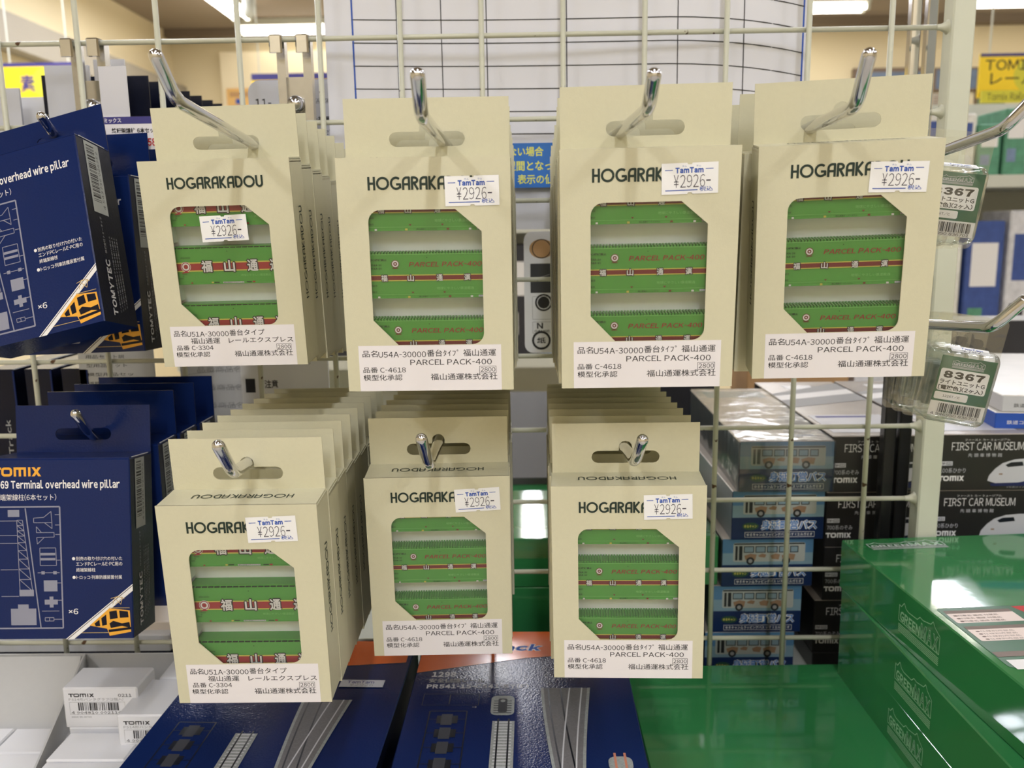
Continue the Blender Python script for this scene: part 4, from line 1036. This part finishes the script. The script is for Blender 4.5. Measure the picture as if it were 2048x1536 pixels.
# ------------------------------------------------------------------ green kit boxes
def green_box(name, label, x, y, z, wd, ln, h, yaw, group, top=None, front=True, side=True, lid=.0):
    t = thing(name, label, 'box', (x, y, z), (0, 0, R(yaw)), group)     # origin: back left bottom corner, box runs towards -y
    q = S(); q.bbox(0, wd, -ln, 0, 0, h, GMAX, .0007); q.build('carton', t)
    if side:
        p = P(); greenmax(p, ln * 1000 * .30, 6, 42, h * 1000 - 12, GLINE, GMAX_D); p.build('side_logo', t, (0, 0, 0), LSIDE)
    if front:
        p = P(); greenmax(p, wd * 1000 - 62, 6, 44, h * 1000 - 14, GLINE, GMAX_D); p.build('front_logo', t, (0, -ln, 0), FRONT)
    if top: p = P(); top(p); p.build('lid_print', t, (0, 0, h), TOPF)
    return t
def top_logo(p):
    greenmax(p, 12, -20, 50, 13, LGREY, GLINE)
    dk = mat('panel_brown', (112, 92, 78), .4); lp = mat('panel_pale', (232, 214, 204), .35)
    p.rrect(4.5, -170, 118, -106, 2, GMAX_D); p.rrect(6.5, -124, 43, -110, 1.2, lp); p.rect(6.5, -113, 43, -109.5, dk)
    p.poly([(46, -107), (118, -107), (118, -124), (52, -124)], RED); p.poly([(60, -107), (64, -107), (76, -124), (70, -124)], LGREY)
    for i in range(3): p.text('■列車名 編成 付属品', 9, -116.6 - 3.2 * i, 33, -114.8 - 3.2 * i, dk, 0, res=1)
    p.rrect(7, -144, 60, -128.5, 1.2, lp); p.rect(7, -131.5, 60, -128, dk)
    for i in range(4): p.text('●仕様別売部品', 10, -134.6 - 2.8 * i, 30, -133 - 2.8 * i, dk, 0, res=1)
    p.rect(5, -160, 118, -155, dk); p.rect(7, -172, 118, -163, WHITE); p.rect(10, -240, 118, -176, LGREY)
KG = 'green kit boxes stacked in front of the grid'
green_box('kit_box', 'topmost green glossy kit box of the right stack with a logo on its lid', .5320, -.016, -.3550, .25, .26, .0320, 4.2, KG, top_logo)
green_box('kit_box', 'green glossy kit box second from the top of the right stack', .5330, -.018, -.3875, .25, .275, .0320, 1.2, KG)
green_box('kit_box', 'green glossy kit box third from the top of the right stack', .5340, -.016, -.4190, .25, .26, .0312, 1.0, KG)
green_box('kit_box', 'lowest green glossy kit box of the right stack', .5440, -.014, BASE, .24, .26, .0305, 0, KG)
def flat_top(p):
    p.rect(6, -150, 60, -119, WHITE); p.rect(10, -150, 22, -119.5, BLACK); p.text('カイド LIMITED', 11, -122, 21, -120.5, WHITE, 0, res=1)
    p.rect(22, -140, 44, -118.5, BUSL); p.poly([(44, -140), (46, -118.5), (66, -118.5), (64, -140)], RED)
    p.poly([(50, -140), (52, -121), (58, -121), (60, -140)], WHITE)
green_box('kit_box', 'single flat green glossy kit box between the blue boxes and the right stack', .3910, -.005, BASE, .150, .24, .032, 0.5, 'flat green kit box', flat_top)
KB = 'green kit boxes stacked behind the grid'
green_box('kit_box', 'topmost green kit box behind the grid under the central gap', .262, .27, -.3760, .200, .235, .0370, .3, KB, None)
green_box('kit_box', 'second green kit box behind the grid under the central gap', .250, .27, -.4130, .200, .236, .0365, 0, KB, None)
green_box('kit_box', 'lowest green kit box behind the grid under the central gap', .250, .27, BASE, .202, .236, .0365, 0, KB, None)
# white and grey cartons above them, seen through the central gap
q = S(); q.bbox(.25, .40, .170, .58, -.339, -.333, mat('grey_board', (86, 86, 84), .55, spec=.2), .0006); tag(q.build('flat_carton'), 'large grey flat carton seen through the central gap', 'box')
# plastic bag of parts lying on the green boxes
pb = thing('parts_bag', 'clear plastic sleeve box leaning on the green boxes left of the bus stack', 'plastic bag', (.420, .075, -.338), (R(8), R(-28), 0))
q = S(); q.bbox(0, .045, 0, .15, 0, .022, WRAP, .003); q.build('film', pb)
q = S(); q.bbox(.003, .042, .004, .146, .002, .010, mat('bag_card', (150, 168, 168), .4, noise=.5, nscale=60), .001); q.build('inner_card', pb)

# ------------------------------------------------------------------ blue flat track boxes
def track_box(label, x, y, z, wd, ln, h, yaw, draw):
    t = thing('track_box', label, 'box', (x, y, z), (0, 0, R(yaw)), 'blue flat track boxes')
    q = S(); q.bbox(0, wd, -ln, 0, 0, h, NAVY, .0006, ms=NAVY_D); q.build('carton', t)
    p = P(); draw(p); p.build('lid_print', t, (0, 0, h), TOPF)
    return t
def rails(p, xa, ya, xb, yb, wd=8.2):
    """straight track drawn from a to b, seen from above"""
    n = max(3, int(math.hypot(xb - xa, yb - ya) / 2.6)); L = math.hypot(xb - xa, yb - ya); ux, uy = (xb - xa) / L, (yb - ya) / L; nx, ny = -uy, ux
    q = lambda a, b: (xa + ux * a + nx * b, ya + uy * a + ny * b)
    p.poly([q(0, -wd / 2), q(L, -wd / 2), q(L, wd / 2), q(0, wd / 2)], SPEC_G)
    for i in range(n):
        a = L * (i + .3) / n; p.poly([q(a, -wd * .38), q(a + .9, -wd * .38), q(a + .9, wd * .38), q(a, wd * .38)], LGREY)
    for s_ in (-1, 1): p.poly([q(-2.2, s_ * wd * .24 - .45), q(L, s_ * wd * .24 - .45), q(L, s_ * wd * .24 + .45), q(-2.2, s_ * wd * .24 + .45)], DARK)
def curve_band(p, pts, wd, m):
    for i in range(len(pts) - 1):
        (ax, ay), (bx, by) = pts[i], pts[i + 1]
        p.poly([(ax - wd / 2, ay), (bx - wd / 2, by), (bx + wd / 2, by), (ax + wd / 2, ay)], m)
def art(p, lettering=True):
    # coordinates: x from the left edge, y negative towards the customer, millimetres
    p.poly([(.5, -.5), (126.5, -.5), (126.5, -28), (66, -36), (.5, -54)], ORG2)
    p.line([(.5, -54), (66, -36), (126.5, -28)], .5, NAVY_D, False)
    if lettering:
        for dx, dy in ((-.5, 0), (.5, 0), (0, .5), (0, -.5)): p.text('Fine Track', 2 + dx, -26.5 + dy, 75 + dx, -18 + dy, WHITE, 0.07, it=.25)
        p.text('Fine Track', 2, -26.5, 75, -18, TBLUE, 0.04, it=.25)
        p.text('1298', 10, -59.0, 24.5, -53.0, LGREY, 0.05); p.text('安全側線レール', 9, -65.5, 42, -60.5, GREY, 0.03)
        p.text('PR541-15-C541-SY(F)', 8.5, -72.5, 68, -66.8, LGREY, 0.05)
        p.frame(8, -90, 40, -78, .35, DARK); p.rect(23, -89, 23.6, -79, DARK); p.text('×2', 36.5, -92.5, 39, -91, GREY, 0.03); p.text('×2', 62, -99, 65, -97.4, GREY, 0.03)
        p.rrect(47, -100, 60, -80, 3.4, SPEC_G); p.rrect(51, -97, 56, -83, 1, DARK)
        for i in range(6): p.rect(48.5, -98 + i * 2.4, 58.5, -97.2 + i * 2.4, DARK)
        p.disc(53.5, -85.5, 1.4, SPEC_G, 12)
    p.line([(13, -200), (13.5, -96), (34, -96), (34.4, -200)], .7, DARK, False)
    for yy in (-104, -117, -130, -144, -158): p.rect(18, yy - 4, 29.5, yy + 3.5, DARK); p.rect(20.5, yy - 5.5, 26.5, yy + 5, mat('part_grey', (56, 58, 66), .5)); p.line([(14, yy), (18, yy)], .4, DARK); p.line([(29, yy), (34, yy)], .4, DARK)
    rails(p, 54.5, -106, 54.5, -190, 12)
    N = 16
    a = [(80 + 10 * (i / N) ** 1.5 + 3, -72 - 120 * i / N) for i in range(N + 1)]; b = [(95 - 8 * math.sin(i / N * 1.6), -72 - 120 * i / N) for i in range(N + 1)]
    curve_band(p, a, 14, RAILG); curve_band(p, b, 15, RAILG); 
    for off, m in ((-3.8, DARK), (3.4, DARK)): curve_band(p, [(x + off, y) for x, y in a], .9, m)
    for off, m in ((-3.4, LGREY), (3.6, LGREY)): curve_band(p, [(x + off, y) for x, y in b], .8, m)
    curve_band(p, [(x - 7.2, y) for x, y in a], 1.6, SPEC_G); curve_band(p, [(x + 7.6, y) for x, y in b], 1.6, SPEC_G)
    p.rrect(108, -150, 120, -138, 4, SPEC_G)
    for xx in (111, 116): p.rect(xx, -149, xx + 1.2, -135, mat('rail_copper', (196, 128, 104), .4))
def art2(p):
    art(p, False)
    p.rect(2, -62, 30, -52, GREY) if False else None
    p.rect(92, -58, 118, -50, SLV); p.text('TamTam', 96, -54, 112, -51, PURP, .03); p.text('¥2926', 98, -57, 112, -54.3, GREY)
track_box('blue glossy flat track box with white numbering under the middle cartons', .2570, -.028, -.4130, .1275, .20, .033, -.6, art)
track_box('blue glossy flat track box at the left under the leftmost carton', .1230, -.036, -.4135, .1295, .20, .033, -2.0, art2)
track_box('lower blue track box under the one with white numbering', .2590, -.030, BASE, .1260, .20, .0365, 0, art2)
track_box('lower blue track box at the left of the pair', .1250, -.036, BASE, .1275, .20, .0360, 0, art2)
# small sleeve card leaning between
# ------------------------------------------------------------------ white part boxes in a grey tray
def part_box(label, x, y, z, wd=.0445, ln=.026, h=.0225, face=True, yaw=0, group='white part boxes in the grey tray'):
    t = thing('part_box', label, 'box', (x, y, z), (0, 0, R(yaw)), group)
    q = S(); q.bbox(0, wd, 0, ln, -h, 0, WCARD, .0009); q.build('carton', t)
    if face: link('front_print', MESH['ppf'], t, (0, 0, 0), FRONT)
    return t
p = P(); tomix(p, 3.6, -5.8, 18.8, -3.6, BLACK); p.text('0211', 33, -5.8, 41, -3.9, BLACK, .01); p.text('PS14形パンタグラフ(2個入)', 3.6, -8.2, 36, -6.4, GREY, 0, res=1)
p.frame(3.6, -17, 36.6, -9, .15, GREY); p.barcode(8.8, -14.4, 33.5, -9.4, BLACK, False, 9); p.text('4 904810 002116', 4.4, -16.6, 34, -14.9, BLACK, 0, res=1); p.text('MADE IN JAPAN', 4.4, -19, 16, -18, GREY, 0, res=1)
MESH['ppf'] = mesh_of(p.s, 'front_print')
tray = thing('card_tray', 'open grey card tray at the lower left holding white part boxes', 'tray', (0, 0, 0))
for nm, (x0, x1, y0, y1, z0, z1) in (('tray_base', (-.16, .123, -.30, -.018, BASE, BASE + .001)), ('rear_wall', (-.16, .123, -.0200, -.0185, BASE + .001, -.3985)), ('side_wall', (.1215, .123, -.30, -.0200, BASE + .001, -.4165)), ('front_wall', (-.16, .123, -.3015, -.30, BASE, -.4165))):
    q = S(); q.box(x0, x1, y0, y1, z0, z1, GREYC); q.build(nm, tray)
q = S(); q.plate([(-.30, BASE + .001), (-.0205, BASE + .001), (-.0205, -.3975), (-.12, -.4065), (-.30, -.42)], [], 0, .0012, GREYC)
q.v = [(.0215 + yy + (.030 * (-xx - .02) / .12), xx, zz) for xx, yy, zz in q.v]; q.build('divider', tray)
# sloping inner card on the left compartment
q = S(); q.add([(-.15, -.0215, -.3990), (.020, -.0215, -.3990), (.033, -.066, -.4330), (-.15, -.066, -.4330)], [[3, 2, 1, 0]], GREYC); q.build('sloped_card', tray)
# left compartment boxes (blank ends)
rr = random.Random(5)
for r in range(4):
    for c in range(3):
        x = -.0905 + c * .0455 - .0 + .0015 * r; y = -.094 - r * .0270
        part_box('blank white part box in the left tray compartment, %s row back, %s from the left' % (ordw(r), ordw(c)), x, y, -.4240 + rr.uniform(-.0008, .0008), .0445, .0262, .0240, False, rr.uniform(-.5, .5), 'blank white part boxes in the left compartment')
for r in range(4):
    part_box('blank white part box in the right tray compartment, %s row from the back' % ordw(r), .0555 + .0008 * r, -.131 - r * .0275, -.4040 + rr.uniform(-.0006, .0006), .0445, .0266, .0225, False, rr.uniform(-.5, .5), 'blank white part boxes in the right compartment')
    part_box('lower white part box in the right tray compartment, %s row from the back' % ordw(r), .0555 + .0008 * r, -.131 - r * .0275, -.4275, .0445, .0266, .0215, False, 0, 'lower white part boxes in the right compartment')
    part_box('narrow white part box beside the blue track box, %s from the back' % ordw(r), .1025, -.150 - r * .0275, -.4040, .0180, .0266, .0225, False, 0, 'white part boxes beside the track box')
part_box('white part box with a barcode, rear one in the tray', .0500, -.0985, -.3790, .0445, .0245, .0250)
part_box('white part box with a barcode, front one near the blue track box', .0905, -.1170, -.3855, .0310, .0400, .0250)
part_box('blank white part box under the rear barcoded one', .0515, -.0985, -.4042, .0445, .0262, .0225, False)
part_box('plain white part box behind the front barcoded one', .0965, -.0740, -.3865, .0245, .0400, .0225, False)
part_box('white part box at the bottom under the barcoded ones', .0600, -.0985, -.4270, .0550, .0700, .0225, False)
# red and white box seen through the grid at the lower left
t = thing('red_white_box', 'red and white flat box seen through the grid at the lower left', 'box', tuple(aty(278, 1330, .03)))
q = S(); q.bbox(0, .085, 0, .12, 0, .034, mat('ivory_box', (226, 214, 200), .4), .0006); q.build('carton', t)
p = P(); p.rrect(2, 18, 60, 27, 3, RED); p.text('鉄道模型', 6, 20, 30, 25, LGREY, .03); p.rect(10, 8, 50, 13, GREY); p.build('front_print', t, (0, 0, 0), FRONT)
q = S(); q.bbox(-.12, .07, .025, .20, BASE, -.418, NAVY_D, .0006); tag(q.build('flat_carton'), 'dark navy flat carton behind the grid at the lower left', 'box')
q = S(); q.bbox(-.12, .062, .022, .20, -.418, -.4055, WCARD, .0006); tag(q.build('flat_carton'), 'white edged flat carton on the navy one at the lower left', 'box')
